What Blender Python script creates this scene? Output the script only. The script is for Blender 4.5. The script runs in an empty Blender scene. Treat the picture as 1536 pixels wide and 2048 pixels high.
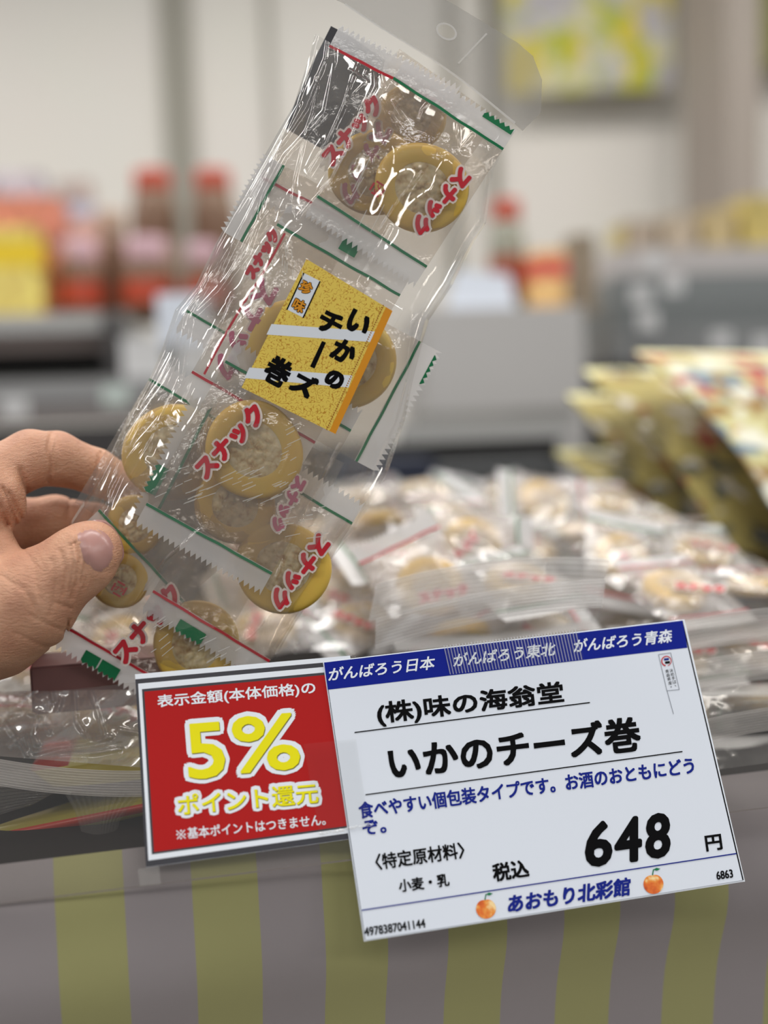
import bpy, bmesh, math, random
import numpy as np
from mathutils import Vector, Matrix, noise as mnoise
random.seed(7); np.random.seed(7)
R_ = math.radians
scn = bpy.context.scene
COL = scn.collection

# ------------------------------------------------------------------ camera
F = 2200.0; CX, CY = 768.0, 1024.0            # focal length in pixels of the 1536x2048 frame
CAMZ = 1.15
PITCH, ROLL = R_(5.0), R_(2.0)
def rx(a): return np.array([[1,0,0],[0,math.cos(a),-math.sin(a)],[0,math.sin(a),math.cos(a)]])
def rz(a): return np.array([[math.cos(a),-math.sin(a),0],[math.sin(a),math.cos(a),0],[0,0,1]])
RC = rx(math.pi/2-PITCH) @ rz(-ROLL)
C0 = np.array([0.0,0.0,CAMZ])
cam = bpy.data.cameras.new('camera'); camo = bpy.data.objects.new('camera', cam); COL.objects.link(camo)
cam.sensor_fit = 'HORIZONTAL'; cam.sensor_width = 36.0; cam.lens = F/1536*36.0
cam.clip_start = 0.02
camo.matrix_world = Matrix([list(RC[i])+[C0[i]] for i in range(3)]+[[0,0,0,1]])
cam.dof.use_dof = True; cam.dof.focus_distance = 0.430; cam.dof.aperture_fstop = 3.8
scn.camera = camo

# ------------------------------------------------------------------ light, world, exposure
scn.view_settings.view_transform = 'Standard'; scn.view_settings.look = 'None'
scn.view_settings.gamma = 1.0; scn.view_settings.exposure = 0.0
scn.cycles.transparent_max_bounces = 64; scn.cycles.max_bounces = 10
scn.cycles.caustics_reflective = False; scn.cycles.caustics_refractive = False
wd = bpy.data.worlds.new('world'); scn.world = wd; wd.use_nodes = True
wd.node_tree.nodes['Background'].inputs[0].default_value = (0.95,0.97,1.0,1)
wd.node_tree.nodes['Background'].inputs[1].default_value = 0.30
def strip(x, y, z, lx, ly, power, rot=(0,0,0)):
    l = bpy.data.lights.new('ceiling_strip','AREA'); l.shape = 'RECTANGLE'; l.size = lx; l.size_y = ly
    l.energy = power; l.color = (1.0,0.97,0.93)
    o = bpy.data.objects.new('ceiling_strip', l); o.location = (x,y,z); o.rotation_euler = rot; COL.objects.link(o)
for (x,y) in ((-3.2,-1.6),(-1.6,-1.6),(0,-1.6),(1.6,-1.6),(3.2,-1.6),
              (-3.2,0.5),(-1.6,0.5),(0,0.5),(1.6,0.5),(3.2,0.5),
              (-3.2,2.2),(-1.6,2.2),(0,2.2),(1.6,2.2),(3.2,2.2)):
    strip(x, y, 2.75, 1.2, 0.26, 15.8)

# ------------------------------------------------------------------ projections of measured points into the place
def P(px, py, d):
    return C0 + RC @ np.array([(px-CX)/F*d, -(py-CY)/F*d, -d])
def ray(px, py): return RC @ np.array([(px-CX)/F, -(py-CY)/F, -1.0])
class CardPlane:
    """Plane of the acrylic price holder, solved from the four corners of the 148 mm wide price card."""
    def __init__(s):
        c = [(648,1325),(1365,1241),(1487,1760),(730,1880)]
        A = []
        for (x,y),(u,v) in zip([(0,0),(1,0),(1,1),(0,1)], c):
            u -= CX; v -= CY
            A += [[x,y,1,0,0,0,-u*x,-u*y,-u],[0,0,0,x,y,1,-v*x,-v*y,-v]]
        H = np.linalg.svd(np.array(A,float))[2][-1].reshape(3,3)
        M = np.diag([1/F,1/F,1]) @ H
        k = .148/np.linalg.norm(M[:,0]); M *= k*np.sign(M[2,2])
        r1 = M[:,0]/.148; r2 = M[:,1]; r2 = r2-(r2@r1)*r1; r2 /= np.linalg.norm(r2)
        fl = np.array([1,-1,-1.0])
        s.t = C0 + RC@(M[:,2]*fl); s.r1 = RC@(r1*fl); s.r2 = RC@(r2*fl)
        s.n = np.cross(s.r2, s.r1); s.n /= np.linalg.norm(s.n)
        if s.n @ (C0-s.t) < 0: s.n = -s.n
    def p(s, px, py, z=0.0):
        d = ray(px,py); o = s.t + s.n*z
        return C0 + d*(((o-C0)@s.n)/(d@s.n))
class ViewPlane:
    """A plane at distance d (+slope per pixel down) that faces the viewer; z points to the viewer."""
    def __init__(s, d, slope=0.0, y0=700): s.d=d; s.k=slope; s.y0=y0; s.s=d/F
    def p(s, px, py, z=0.0): return P(px, py, s.d + s.k*(py-s.y0) - z)
class Frame:
    """Local plane: pixel-like units of u metres, x right, y down, z out."""
    def __init__(s, O, ex, ey, ez, u=0.0002): s.O,s.ex,s.ey,s.ez,s.s = O,ex,ey,ez,u
    def p(s, x, y, z=0.0): return s.O + s.ex*(x*s.s) + s.ey*(y*s.s) + s.ez*z
def lying(O, yaw, tilt, spin=0.0, u=0.0002, side=0.0):
    yaw, tilt, spin, side = R_(yaw), R_(tilt), R_(spin), R_(side)
    ex = np.array([math.cos(yaw), math.sin(yaw), 0]); fw = np.array([math.sin(yaw), -math.cos(yaw), 0])
    up = np.array([0,0,1.0])
    ey = fw*math.cos(tilt) - up*math.sin(tilt); ez = np.cross(ey, ex); 
    if ez[2] < 0: ez = -ez
    ex, ez = ex*math.cos(side)+ez*math.sin(side), ez*math.cos(side)-ex*math.sin(side)
    e1 = ex*math.cos(spin)+ey*math.sin(spin); e2 = ey*math.cos(spin)-ex*math.sin(spin)
    return Frame(np.array(O), e1, e2, ez, u)
CP = CardPlane()
BP = ViewPlane(0.440, 0.000012, 700)

# ------------------------------------------------------------------ materials
def newmat(name):
    m = bpy.data.materials.new(name); m.use_nodes = True
    nt = m.node_tree; return m, nt, nt.nodes, nt.links, nt.nodes['Principled BSDF']
def srgb(r,g,b):
    f = lambda c: (c/255/12.92) if c/255 <= .04045 else ((c/255+.055)/1.055)**2.4
    return (f(r),f(g),f(b),1)
def plain(name, rgb, rough=0.5, metal=0.0, spec=0.5, sss=0.0, noise_amt=0.0, nscale=40, bump=0.0, bscale=300):
    m, nt, N, L, b = newmat(name)
    b.inputs['Base Color'].default_value = srgb(*rgb); b.inputs['Roughness'].default_value = rough
    b.inputs['Metallic'].default_value = metal; b.inputs['Specular IOR Level'].default_value = spec
    if sss:
        b.inputs['Subsurface Weight'].default_value = sss; b.inputs['Subsurface Radius'].default_value = (1,.55,.25)
        b.inputs['Subsurface Scale'].default_value = .003
    tc = N.new('ShaderNodeTexCoord')
    n = N.new('ShaderNodeTexNoise'); n.inputs['Scale'].default_value = nscale; n.inputs['Detail'].default_value = 4
    L.new(tc.outputs['Object'], n.inputs['Vector'])
    if noise_amt:
        mx = N.new('ShaderNodeMix'); mx.data_type='RGBA'; mx.blend_type='MULTIPLY'; mx.inputs[0].default_value = noise_amt
        mx.inputs[6].default_value = srgb(*rgb); L.new(n.outputs['Color'], mx.inputs[7]); L.new(mx.outputs[2], b.inputs['Base Color'])
    if bump:
        n2 = N.new('ShaderNodeTexNoise'); n2.inputs['Scale'].default_value = bscale; L.new(tc.outputs['Object'], n2.inputs['Vector'])
        bp = N.new('ShaderNodeBump'); bp.inputs['Strength'].default_value = bump; bp.inputs['Distance'].default_value = .001
        L.new(n2.outputs['Fac'], bp.inputs['Height']); L.new(bp.outputs['Normal'], b.inputs['Normal'])
    return m
def film(name, haze=0.05, tint=(.985,.985,.98), rough=0.06, refl=1.6, haze_rgb=(.85,.85,.84), bump=0.0, bscale=120, hazevar=0.0):
    """Thin clear plastic: see-through, slight haze, Fresnel gloss that does not depend on which side is seen."""
    m, nt, N, L, b = newmat(name); N.remove(b)
    out = N['Material Output']
    tr = N.new('ShaderNodeBsdfTransparent'); tr.inputs[0].default_value = (*tint,1)
    di = N.new('ShaderNodeBsdfDiffuse'); di.inputs[0].default_value = (*haze_rgb,1)
    tl = N.new('ShaderNodeBsdfTranslucent'); tl.inputs[0].default_value = (*haze_rgb,1)
    dm = N.new('ShaderNodeMixShader'); dm.inputs[0].default_value = .4
    L.new(di.outputs[0], dm.inputs[1]); L.new(tl.outputs[0], dm.inputs[2])
    m1 = N.new('ShaderNodeMixShader'); m1.inputs[0].default_value = haze
    L.new(tr.outputs[0], m1.inputs[1]); L.new(dm.outputs[0], m1.inputs[2])
    tc = N.new('ShaderNodeTexCoord')
    if hazevar:
        n = N.new('ShaderNodeTexNoise'); n.inputs['Scale'].default_value = 60; n.inputs['Detail'].default_value = 6
        L.new(tc.outputs['Object'], n.inputs['Vector'])
        mr = N.new('ShaderNodeMapRange'); mr.inputs[1].default_value=.35; mr.inputs[2].default_value=.75
        mr.inputs[3].default_value = haze; mr.inputs[4].default_value = haze+hazevar
        L.new(n.outputs['Fac'], mr.inputs[0]); L.new(mr.outputs[0], m1.inputs[0])
    gl = N.new('ShaderNodeBsdfGlossy'); gl.inputs['Roughness'].default_value = rough
    lw = N.new('ShaderNodeLayerWeight'); lw.inputs['Blend'].default_value = .5
    p = N.new('ShaderNodeMath'); p.operation='POWER'; p.inputs[1].default_value = 5; L.new(lw.outputs['Facing'], p.inputs[0])
    a = N.new('ShaderNodeMath'); a.operation='MULTIPLY_ADD'; a.inputs[1].default_value = .9; a.inputs[2].default_value = .04*refl
    a.use_clamp = True; L.new(p.outputs[0], a.inputs[0])
    m2 = N.new('ShaderNodeMixShader'); L.new(a.outputs[0], m2.inputs[0]); L.new(m1.outputs[0], m2.inputs[1]); L.new(gl.outputs[0], m2.inputs[2])
    if bump:
        n2 = N.new('ShaderNodeTexNoise'); n2.inputs['Scale'].default_value = bscale; n2.inputs['Detail'].default_value = 3
        L.new(tc.outputs['Object'], n2.inputs['Vector'])
        bp = N.new('ShaderNodeBump'); bp.inputs['Strength'].default_value = bump; bp.inputs['Distance'].default_value = .002
        L.new(n2.outputs['Fac'], bp.inputs['Height']); L.new(bp.outputs['Normal'], gl.inputs['Normal']); L.new(bp.outputs['Normal'], lw.inputs['Normal'])
    L.new(m2.outputs[0], out.inputs[0])
    return m
def ramp(N, pts, interp='LINEAR'):
    r = N.new('ShaderNodeValToRGB'); r.color_ramp.interpolation = interp; e = r.color_ramp.elements
    while len(e) < len(pts): e.new(.5)
    for el,(p,c) in zip(e, pts): el.position = p; el.color = srgb(*c)
    return r
def blotches(name, base, cols, scale=30, thr=.58, rough=.35):
    """Printed packaging: base colour with irregular printed patches in the given ink colours."""
    m, nt, N, L, b = newmat(name)
    tc = N.new('ShaderNodeTexCoord'); prev = None
    for i,c in enumerate(cols):
        mp = N.new('ShaderNodeMapping'); mp.inputs['Location'].default_value = (3.7*i+1, 1.3*i, 2.1*i); L.new(tc.outputs['Object'], mp.inputs[0])
        n = N.new('ShaderNodeTexNoise'); n.inputs['Scale'].default_value = scale*(1+.25*i); n.inputs['Detail'].default_value = 2
        L.new(mp.outputs[0], n.inputs['Vector'])
        mr = N.new('ShaderNodeMapRange'); mr.inputs[1].default_value = thr; mr.inputs[2].default_value = thr+.04; L.new(n.outputs['Fac'], mr.inputs[0])
        mx = N.new('ShaderNodeMix'); mx.data_type='RGBA'; L.new(mr.outputs[0], mx.inputs[0])
        if prev: L.new(prev, mx.inputs[6])
        else: mx.inputs[6].default_value = srgb(*base)
        mx.inputs[7].default_value = srgb(*c); prev = mx.outputs[2]
    L.new(prev, b.inputs['Base Color']); b.inputs['Roughness'].default_value = rough; b.inputs['Specular IOR Level'].default_value = .2
    return m

M = {}
M['wall'] = plain('wall_paint',(222,218,210),.8,noise_amt=.04,nscale=3)
M['seam'] = plain('wall_joint',(150,147,136),.8)
M['seam_dark'] = plain('wall_joint_dark',(112,108,92),.8)
M['floor'] = plain('floor_vinyl',(150,145,138),.5,noise_amt=.1,nscale=6)
M['pillar'] = plain('pillar_paint',(160,150,140),.7,noise_amt=.05,nscale=5)
M['counter'] = plain('counter_laminate',(26,20,18),.7,spec=.15,noise_amt=.3,nscale=30)
M['paper'] = plain('card_paper',(222,229,240),.55,spec=.3)
M['blue'] = plain('ink_blue_band',(24,38,140),.8,spec=.08)
M['ink_blue'] = plain('ink_blue',(28,42,135),.8,spec=.08)
M['ink_black'] = plain('ink_black',(12,12,14),.8,spec=.08)
M['ink_white'] = plain('ink_white',(232,238,246),.8,spec=.08)
M['ink_red'] = plain('ink_red',(196,38,52),.45,spec=.3)
M['ink_pink'] = plain('ink_pink',(190,95,125),.5,spec=.3)
M['ink_green'] = plain('ink_green',(14,118,72),.45,spec=.3)
M['ink_orange'] = plain('ink_orange',(226,150,30),.5,spec=.3)
M['ink_brown'] = plain('ink_brown',(170,110,20),.5)
M['ink_outline'] = plain('ink_pale_outline',(228,214,206),.5)
M['sign_red'] = plain('sign_red',(178,36,36),.8,spec=.1,noise_amt=.05,nscale=800)
M['sign_grey'] = plain('sign_dark_grey',(72,72,78),.5,spec=.2,noise_amt=.35,nscale=2500)
M['sign_yellow'] = plain('sign_yellow',(236,228,34),.8,spec=.08)
M['sign_olive'] = plain('sign_olive',(120,116,60),.5,spec=.2)
M['cheese'] = plain('cheese',(226,188,80),.42,sss=.2,noise_amt=.14,nscale=110)
m, nt, N, L, b = newmat('squid')
tc=N.new('ShaderNodeTexCoord'); no=N.new('ShaderNodeTexNoise'); no.inputs['Scale'].default_value=180; L.new(tc.outputs['Object'],no.inputs['Vector'])
mxv=N.new('ShaderNodeMix'); mxv.data_type='RGBA'; mxv.inputs[0].default_value=.012; L.new(tc.outputs['Object'],mxv.inputs[6]); L.new(no.outputs['Color'],mxv.inputs[7])
vo=N.new('ShaderNodeTexVoronoi'); vo.feature='DISTANCE_TO_EDGE'; vo.inputs['Scale'].default_value=230; L.new(mxv.outputs[2],vo.inputs['Vector'])
no2=N.new('ShaderNodeTexNoise'); no2.inputs['Scale'].default_value=330; no2.inputs['Detail'].default_value=5; L.new(tc.outputs['Object'],no2.inputs['Vector'])
ad=N.new('ShaderNodeMath'); ad.operation='MULTIPLY_ADD'; ad.inputs[1].default_value=.55; L.new(vo.outputs['Distance'],ad.inputs[0]); L.new(no2.outputs['Fac'],ad.inputs[2])
rp=ramp(N,[(.30,(158,118,66)),(.43,(190,160,108)),(.56,(208,188,142)),(.8,(222,206,170))]); L.new(ad.outputs[0],rp.inputs[0])
L.new(rp.outputs[0],b.inputs['Base Color']); b.inputs['Roughness'].default_value=.45; b.inputs['Subsurface Weight'].default_value=.15; b.inputs['Subsurface Scale'].default_value=.002
M['squid']=m
M['apple'] = None
M['bag_film'] = film('bag_film',haze=.02,tint=(.975,.972,.965),refl=2.3,rough=.045,hazevar=.035,bump=.06,bscale=60)
M['header'] = film('header_film',haze=.48,refl=1.3,rough=.25,haze_rgb=(.40,.39,.37))
M['header_hole'] = film('edge_film',haze=.75,refl=1,rough=.3,haze_rgb=(.85,.84,.82))
M['wrap'] = film('wrapper_film',haze=.035,tint=(.93,.905,.875),refl=1.2,rough=.10,haze_rgb=(.75,.72,.70),hazevar=.07,bump=.35,bscale=160)
M['wrap_far'] = film('wrapper_film_crinkled',haze=.20,tint=(.97,.95,.94),refl=1.6,rough=.15,haze_rgb=(.9,.86,.85),hazevar=.35,bump=.6,bscale=120)  # extra haze imitates the whitish glare over the piled packets
M['seal'] = film('white_seal',haze=.88,refl=1.3,rough=.2,haze_rgb=(.86,.85,.85),bump=.4,bscale=260)
M['rib'] = film('ribbed_seal',haze=.46,refl=1.8,rough=.18,haze_rgb=(.86,.84,.83))
M['display_smooth'] = film('display_film_smooth',haze=.24,refl=4.5,rough=.09,haze_rgb=(.92,.90,.89),hazevar=.10,bump=.15,bscale=60)  # white haze stands in for part of the glare on this film
M['rib_white'] = film('ribbed_seal_milky',haze=.62,refl=2.2,rough=.18,haze_rgb=(.93,.90,.89))
M['rib_dark'] = film('ribbed_seal_clear',haze=.14,refl=1.4,rough=.15,haze_rgb=(.6,.58,.55))
M['display_film'] = film('display_film',haze=.05,refl=2.0,rough=.10,haze_rgb=(.85,.84,.84),hazevar=.10,bump=.7,bscale=45)
M['acrylic'] = film('acrylic',haze=.018,tint=(.97,.962,.95),refl=1.3,rough=.03,haze_rgb=(.6,.58,.54))
M['acrylic_edge'] = film('acrylic_edge',haze=.55,tint=(.8,.78,.74),refl=2,rough=.2,haze_rgb=(.32,.28,.27))
M['tape'] = film('tape',haze=.012,refl=.5,rough=.12,bump=.1,bscale=300)
M['tape_thread'] = film('tape_thread',haze=.55,refl=1.6,rough=.2,haze_rgb=(.8,.82,.88))
M['tape_hazy'] = film('tape_hazy',haze=.25,refl=1,rough=.3,haze_rgb=(.6,.59,.57))
M['scratch'] = film('scratch',haze=.6,refl=2,rough=.2,haze_rgb=(.95,.95,.92))
M['dark_label'] = plain('dark_backing',(52,52,58),.5)

# ------------------------------------------------------------------ object helpers
def tag(o, label=None, cat=None, group=None, kind=None):
    if label: o['label'] = label
    if cat: o['category'] = cat
    if group: o['group'] = group
    if kind: o['kind'] = kind
    return o
def thing(name, loc, label, cat, group=None):
    o = bpy.data.objects.new(name, None); o.location = Vector([float(v) for v in loc]); o.empty_display_size = .01
    COL.objects.link(o); return tag(o, label, cat, group)
WLOC = {}
def worldloc(o):
    v = Vector((0,0,0))
    while o is not None: v = v + o.location; o = o.parent
    return v
def mesh(name, verts, faces, mat, parent=None, smooth=False, loc=None, uv=None):
    """verts in world space; object origin at parent's origin (child) or at loc."""
    V = np.array(verts, float).reshape(-1,3)
    if parent is not None: base = np.array(worldloc(parent))
    elif loc is not None: base = np.array(loc, float)
    else: base = V.mean(0); base[2] = V[:,2].min()
    me = bpy.data.meshes.new(name); me.from_pydata((V-base).tolist(), [], [list(map(int,f)) for f in faces]); me.update()
    if smooth: me.shade_smooth()
    mats = mat if isinstance(mat,(list,tuple)) else [mat]
    for m_ in mats: me.materials.append(m_)
    o = bpy.data.objects.new(name, me); COL.objects.link(o)
    if parent is not None: o.parent = parent
    else: o.location = Vector(base.tolist())
    return o
def grid_faces(nu, nv, off=0, flip=False, wrap=False):
    f = []
    for j in range(nv-1):
        for i in range(nu-1 if not wrap else nu):
            a = off+j*nu+i; b = off+j*nu+(i+1)%nu; q = (a,b,b+nu,a+nu)
            f.append(q[::-1] if flip else q)
    return f
def prism(poly_top, poly_bot):
    n = len(poly_top); v = list(poly_top)+list(poly_bot)
    f = [tuple(range(n)), tuple(range(2*n-1,n-1,-1))] + [(i, n+i, n+(i+1)%n, (i+1)%n) for i in range(n)]
    return v, f
def plate(name, pl, pts, z0, z1, mat, parent=None):
    """Flat polygon (measured points) on plane pl between heights z0 < z1."""
    v,f = prism([pl.p(x,y,z1) for x,y in pts], [pl.p(x,y,z0) for x,y in pts])
    return mesh(name, v, f, mat, parent)
def boxw(name, c, size, mat, parent=None, yaw=0.0, bevel=0.0, tilt=0.0, smooth=False):
    """World-aligned box, c = centre of its base."""
    bm = bmesh.new(); bmesh.ops.create_cube(bm, size=1.0)
    for v in bm.verts: v.co = Vector((v.co.x*size[0], v.co.y*size[1], (v.co.z+.5)*size[2]))
    if bevel: bmesh.ops.bevel(bm, geom=list(bm.edges), offset=bevel, segments=2, affect='EDGES')
    bmesh.ops.rotate(bm, verts=bm.verts, matrix=Matrix.Rotation(tilt,3,'X'), cent=(0,0,0))
    bmesh.ops.rotate(bm, verts=bm.verts, matrix=Matrix.Rotation(yaw,3,'Z'), cent=(0,0,0))
    V = [np.array(v.co)+np.array(c) for v in bm.verts]; bm.verts.index_update()
    Fc = [[v.index for v in f.verts] for f in bm.faces]; bm.free()
    return mesh(name, V, Fc, mat, parent, smooth)
def lathe(name, c, prof, mat, parent=None, n=32, squash=1.0):
    V=[]; 
    for r,z in prof:
        for i in range(n):
            a=2*math.pi*i/n; V.append((c[0]+r*math.cos(a), c[1]+r*math.sin(a)*squash, c[2]+z))
    Fc = grid_faces(n, len(prof), wrap=True)
    Fc.append(tuple(range(n))[::-1]); Fc.append(tuple(range((len(prof)-1)*n, len(prof)*n)))
    return mesh(name, V, Fc, mat, parent, smooth=True)

# ------------------------------------------------------------------ lettering
_cache = {}
def glyphs(body, shear=0.0, space=1.0):
    k = (body, shear, space)
    if k in _cache: return _cache[k]
    c = bpy.data.curves.new('lettering_source','FONT'); c.body = body; c.shear = shear; c.space_character = space; c.resolution_u = 3
    o = bpy.data.objects.new('lettering_source', c); COL.objects.link(o)
    dg = bpy.context.evaluated_depsgraph_get(); me = bpy.data.meshes.new_from_object(o.evaluated_get(dg))
    v = np.array([list(q.co)[:2] for q in me.vertices]); f = [list(p.vertices) for p in me.polygons]
    bpy.data.meshes.remove(me); bpy.data.objects.remove(o); bpy.data.curves.remove(c)
    _cache[k] = (v, f); return v, f
def lettering(name, pl, body, A, B, h, mat, parent, z, bold=0.0, shear=0.0, nb=8, space=1.0, grow=0.0, soft=False):
    """Ink box of the text runs from A to B along its base and is h tall (all measured units); bold/grow in the same units."""
    v, f = glyphs(body, shear, space)
    mn, mx = v.min(0), v.max(0); w, hh = (mx-mn)
    A = np.array(A,float); B = np.array(B,float); ax = B-A; W = np.linalg.norm(ax); ax/=W
    up = np.array([ax[1], -ax[0]])
    r = bold+grow
    W2 = W-2*bold; h2 = h-2*bold
    q = (v-mn)*np.array([W2/w, h2/hh])
    V=[]; Fc=[]
    sq = [(bold*i, bold*j) for i in (-1,0,1) for j in (-1,0,1)]
    if grow: shifts = [(0,0)]+[(r*math.cos(2*math.pi*i/nb), r*math.sin(2*math.pi*i/nb)) for i in range(nb)]+[(r*.8*i,r*.8*j) for i in (-1,1) for j in (-1,1)]
    elif bold: shifts = sq if not soft else [(0,0)]+[(r*math.cos(2*math.pi*i/nb), r*math.sin(2*math.pi*i/nb)) for i in range(nb)]
    else: shifts = [(0,0)]
    for k,(dx,dy) in enumerate(shifts):
        off = len(V)
        for x,y in q:
            p = A + ax*(x+bold+dx) + up*(y+bold+dy)
            V.append(pl.p(p[0],p[1], z+k*2e-6))
        Fc += [[i+off for i in ff] for ff in f]
    o = mesh(name, V, Fc, mat, parent)
    return o
def char_at(name, pl, ch, c, ang, w, h, mat, parent, z, bold=0.0, grow=0.0, nb=8):
    a = R_(ang); ax = np.array([math.cos(a), math.sin(a)]); dn = np.array([-math.sin(a), math.cos(a)])
    c = np.array(c,float); A = c-ax*w/2+dn*h/2
    return lettering(name, pl, ch, A, A+ax*w, h, mat, parent, z, bold, 0, nb, grow=grow)

# ================================================================== THE SETTING
wallD = 3.3
def face_box(name, x0, y0, x1, y1, d, thick, mat, parent=None, yaw=0.0):
    """Upright box whose front face fills the measured rectangle at distance d; depth runs away from the viewer."""
    a = P(x0,y1,d); b = P(x1,y1,d); top = P((x0+x1)/2,y0,d)
    cx, cy = (a[0]+b[0])/2, (a[1]+b[1])/2; z0 = (a[2]+b[2])/2
    w = math.hypot(b[0]-a[0], b[1]-a[1]); h = top[2]-z0
    return boxw(name, (cx - math.sin(yaw)*thick/2, cy + math.cos(yaw)*thick/2, z0), (w, thick, h), mat, parent, yaw)
def struct(o): o['kind']='structure'; return o
struct(boxw('floor',(0,1.0,-.05),(9,6.6,.05),M['floor']))
wl = struct(boxw('wall_back',(0,wallD+.1,0),(9,.14,2.9),M['wall']))
for i,(x0,x1,m_) in enumerate(((332,392,'seam'),(536,545,'seam'),(884,900,'seam_dark'),(962,980,'seam_dark'))):
    a = P(x0,60,wallD+.02); b = P(x1,60,wallD+.02)
    struct(boxw('trim_%d'%(i+1), ((a[0]+b[0])/2, wallD+.022, 0), (abs(b[0]-a[0]), .02, 2.9), M[m_]))
pc = P(1446,60,3.0)
struct(boxw('pillar', (pc[0], 3.12, 0), (.12,.18,2.9), M['pillar'], yaw=R_(25)))

# display counter
e0 = P(720,1643,.4275); ZC = float(e0[2])
def on_counter(px,py,z=None):
    d = ray(px,py); return C0 + d*(((ZC if z is None else z)-CAMZ)/d[2])
ea, eb = on_counter(0,1732), on_counter(1441,1555)
YAW = math.atan2(eb[1]-ea[1], eb[0]-ea[0]); edir = np.array([math.cos(YAW), math.sin(YAW), 0]); eback = np.array([-math.sin(YAW), math.cos(YAW), 0])
ct = thing('display_counter', (ea[0],ea[1],0), 'dark topped display counter with lime and grey striped cloth front', 'counter')
pts = [ea-edir*.7, ea+edir*1.3, ea+edir*1.3+eback*.62, ea-edir*.7+eback*.62]
v,f = prism([p for p in pts], [p-np.array([0,0,.03]) for p in pts]); mesh('counter_top', v, f, M['counter'], ct)
inn = [ea-edir*.68+eback*.02, ea+edir*1.28+eback*.02, ea+edir*1.28+eback*.60, ea-edir*.68+eback*.60]
v,f = prism([p-np.array([0,0,.031]) for p in inn], [np.array([p[0],p[1],0]) for p in inn]); mesh('counter_body', v, f, M['counter'], ct)
# striped cloth skirt
m, nt, N, L, b = newmat('striped_cloth')
tc = N.new('ShaderNodeUVMap'); sx = N.new('ShaderNodeSeparateXYZ'); L.new(tc.outputs[0], sx.inputs[0])
fr = N.new('ShaderNodeMath'); fr.operation='FRACT'; L.new(sx.outputs[0], fr.inputs[0])
gt = N.new('ShaderNodeMath'); gt.operation='GREATER_THAN'; gt.inputs[1].default_value=.5; L.new(fr.outputs[0], gt.inputs[0])
mx = N.new('ShaderNodeMix'); mx.data_type='RGBA'; L.new(gt.outputs[0], mx.inputs[0])
mx.inputs[6].default_value = srgb(160,158,106); mx.inputs[7].default_value = srgb(150,143,145)
L.new(mx.outputs[2], b.inputs['Base Color']); b.inputs['Roughness'].default_value=.7; b.inputs['Sheen Weight'].default_value=.1
w1 = N.new('ShaderNodeTexWave'); w1.inputs['Scale'].default_value=1600; w1.bands_direction='X'
w2 = N.new('ShaderNodeTexWave'); w2.inputs['Scale'].default_value=1600; w2.bands_direction='Z'
to = N.new('ShaderNodeTexCoord'); L.new(to.outputs['Object'], w1.inputs[0]); L.new(to.outputs['Object'], w2.inputs[0])
ad = N.new('ShaderNodeMath'); ad.operation='MULTIPLY'; L.new(w1.outputs['Fac'], ad.inputs[0]); L.new(w2.outputs['Fac'], ad.inputs[1])
bp = N.new('ShaderNodeBump'); bp.inputs['Strength'].default_value=.35; bp.inputs['Distance'].default_value=.0004
L.new(ad.outputs[0], bp.inputs['Height']); L.new(bp.outputs['Normal'], b.inputs['Normal'])
M['cloth'] = m
nu, nv = 220, 60; V=[]; UV=[]
for j in range(nv):
    t = (j/(nv-1))**1.5
    for i in range(nu):
        s = -.6+1.7*i/(nu-1)
        rr = .006*math.sin(min(1,t*40)*math.pi/2)               # rounded edge
        z_=t*.70; bul=.006*math.exp(-((z_-.050)/.022)**2)-.016*(1-math.exp(-(z_/.10)**2)); wob = .0009*math.sin(s*19+1)*min(1,t*6) + .0005*math.sin(s*43+t*9)*min(1,t*6)+bul
        lean = .0
        p = ea + edir*(s+.0*t) - eback*(.0005+rr+wob-lean*.12) - np.array([0,0,.0+t*.70]) + np.array([0,0,.0008])
        V.append(p); UV.append((s/.0487,t))
sk = mesh('cloth_skirt', V, grid_faces(nu,nv,flip=False), M['cloth'], ct, True)
uvl = sk.data.uv_layers.new(name='UVMap')
pB = on_counter(103,1745)                                        # a stripe boundary
s0 = float((pB-ea)@edir)/.0487
for lp in sk.data.loops: u_ = UV[lp.vertex_index]; uvl.data[lp.index].uv = (u_[0]-s0, u_[1])

# ================================================================== ACRYLIC HOLDER, SIGNS
ac = thing('acrylic_price_rail', CP.p(700,1760,-.004), 'clear acrylic price rail leaning along the counter front', 'price rail')
def line(px, a, b): return a[1]+(b[1]-a[1])*(px-a[0])/(b[0]-a[0])
topl = lambda x: line(x,(0,1396),(1375,1236)); botl = lambda x: line(x,(0,1808),(1480,1622))
xs = [-500+i*130 for i in range(21)]
pt = [(x,topl(x)) for x in xs]; pb = [(x,botl(x)) for x in xs]
z1, z0 = -.0012, -.0028
mesh('front_sheet', [CP.p(x,y,z1) for x,y in pt]+[CP.p(x,y,z1) for x,y in pb], grid_faces(len(xs),2), M['acrylic'], ac)
mesh('rear_sheet', [CP.p(x,y,z0) for x,y in pt]+[CP.p(x,y,z0) for x,y in pb], grid_faces(len(xs),2), M['acrylic'], ac)
mesh('upper_edge', [CP.p(x,y,z1) for x,y in pt]+[CP.p(x,y,z0) for x,y in pt], grid_faces(len(xs),2), M['acrylic_edge'], ac)
v,f = prism([CP.p(x,y+1.5,z1+.0001) for x,y in (pb[0],pb[-1])]+[CP.p(x,y-1.5,z1+.0001) for x,y in (pb[-1],pb[0])],
            [CP.p(x,y+1.5,z0) for x,y in (pb[0],pb[-1])]+[CP.p(x,y-1.5,z0) for x,y in (pb[-1],pb[0])])
mesh('lower_edge', v, f, M['acrylic_edge'], ac)

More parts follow.
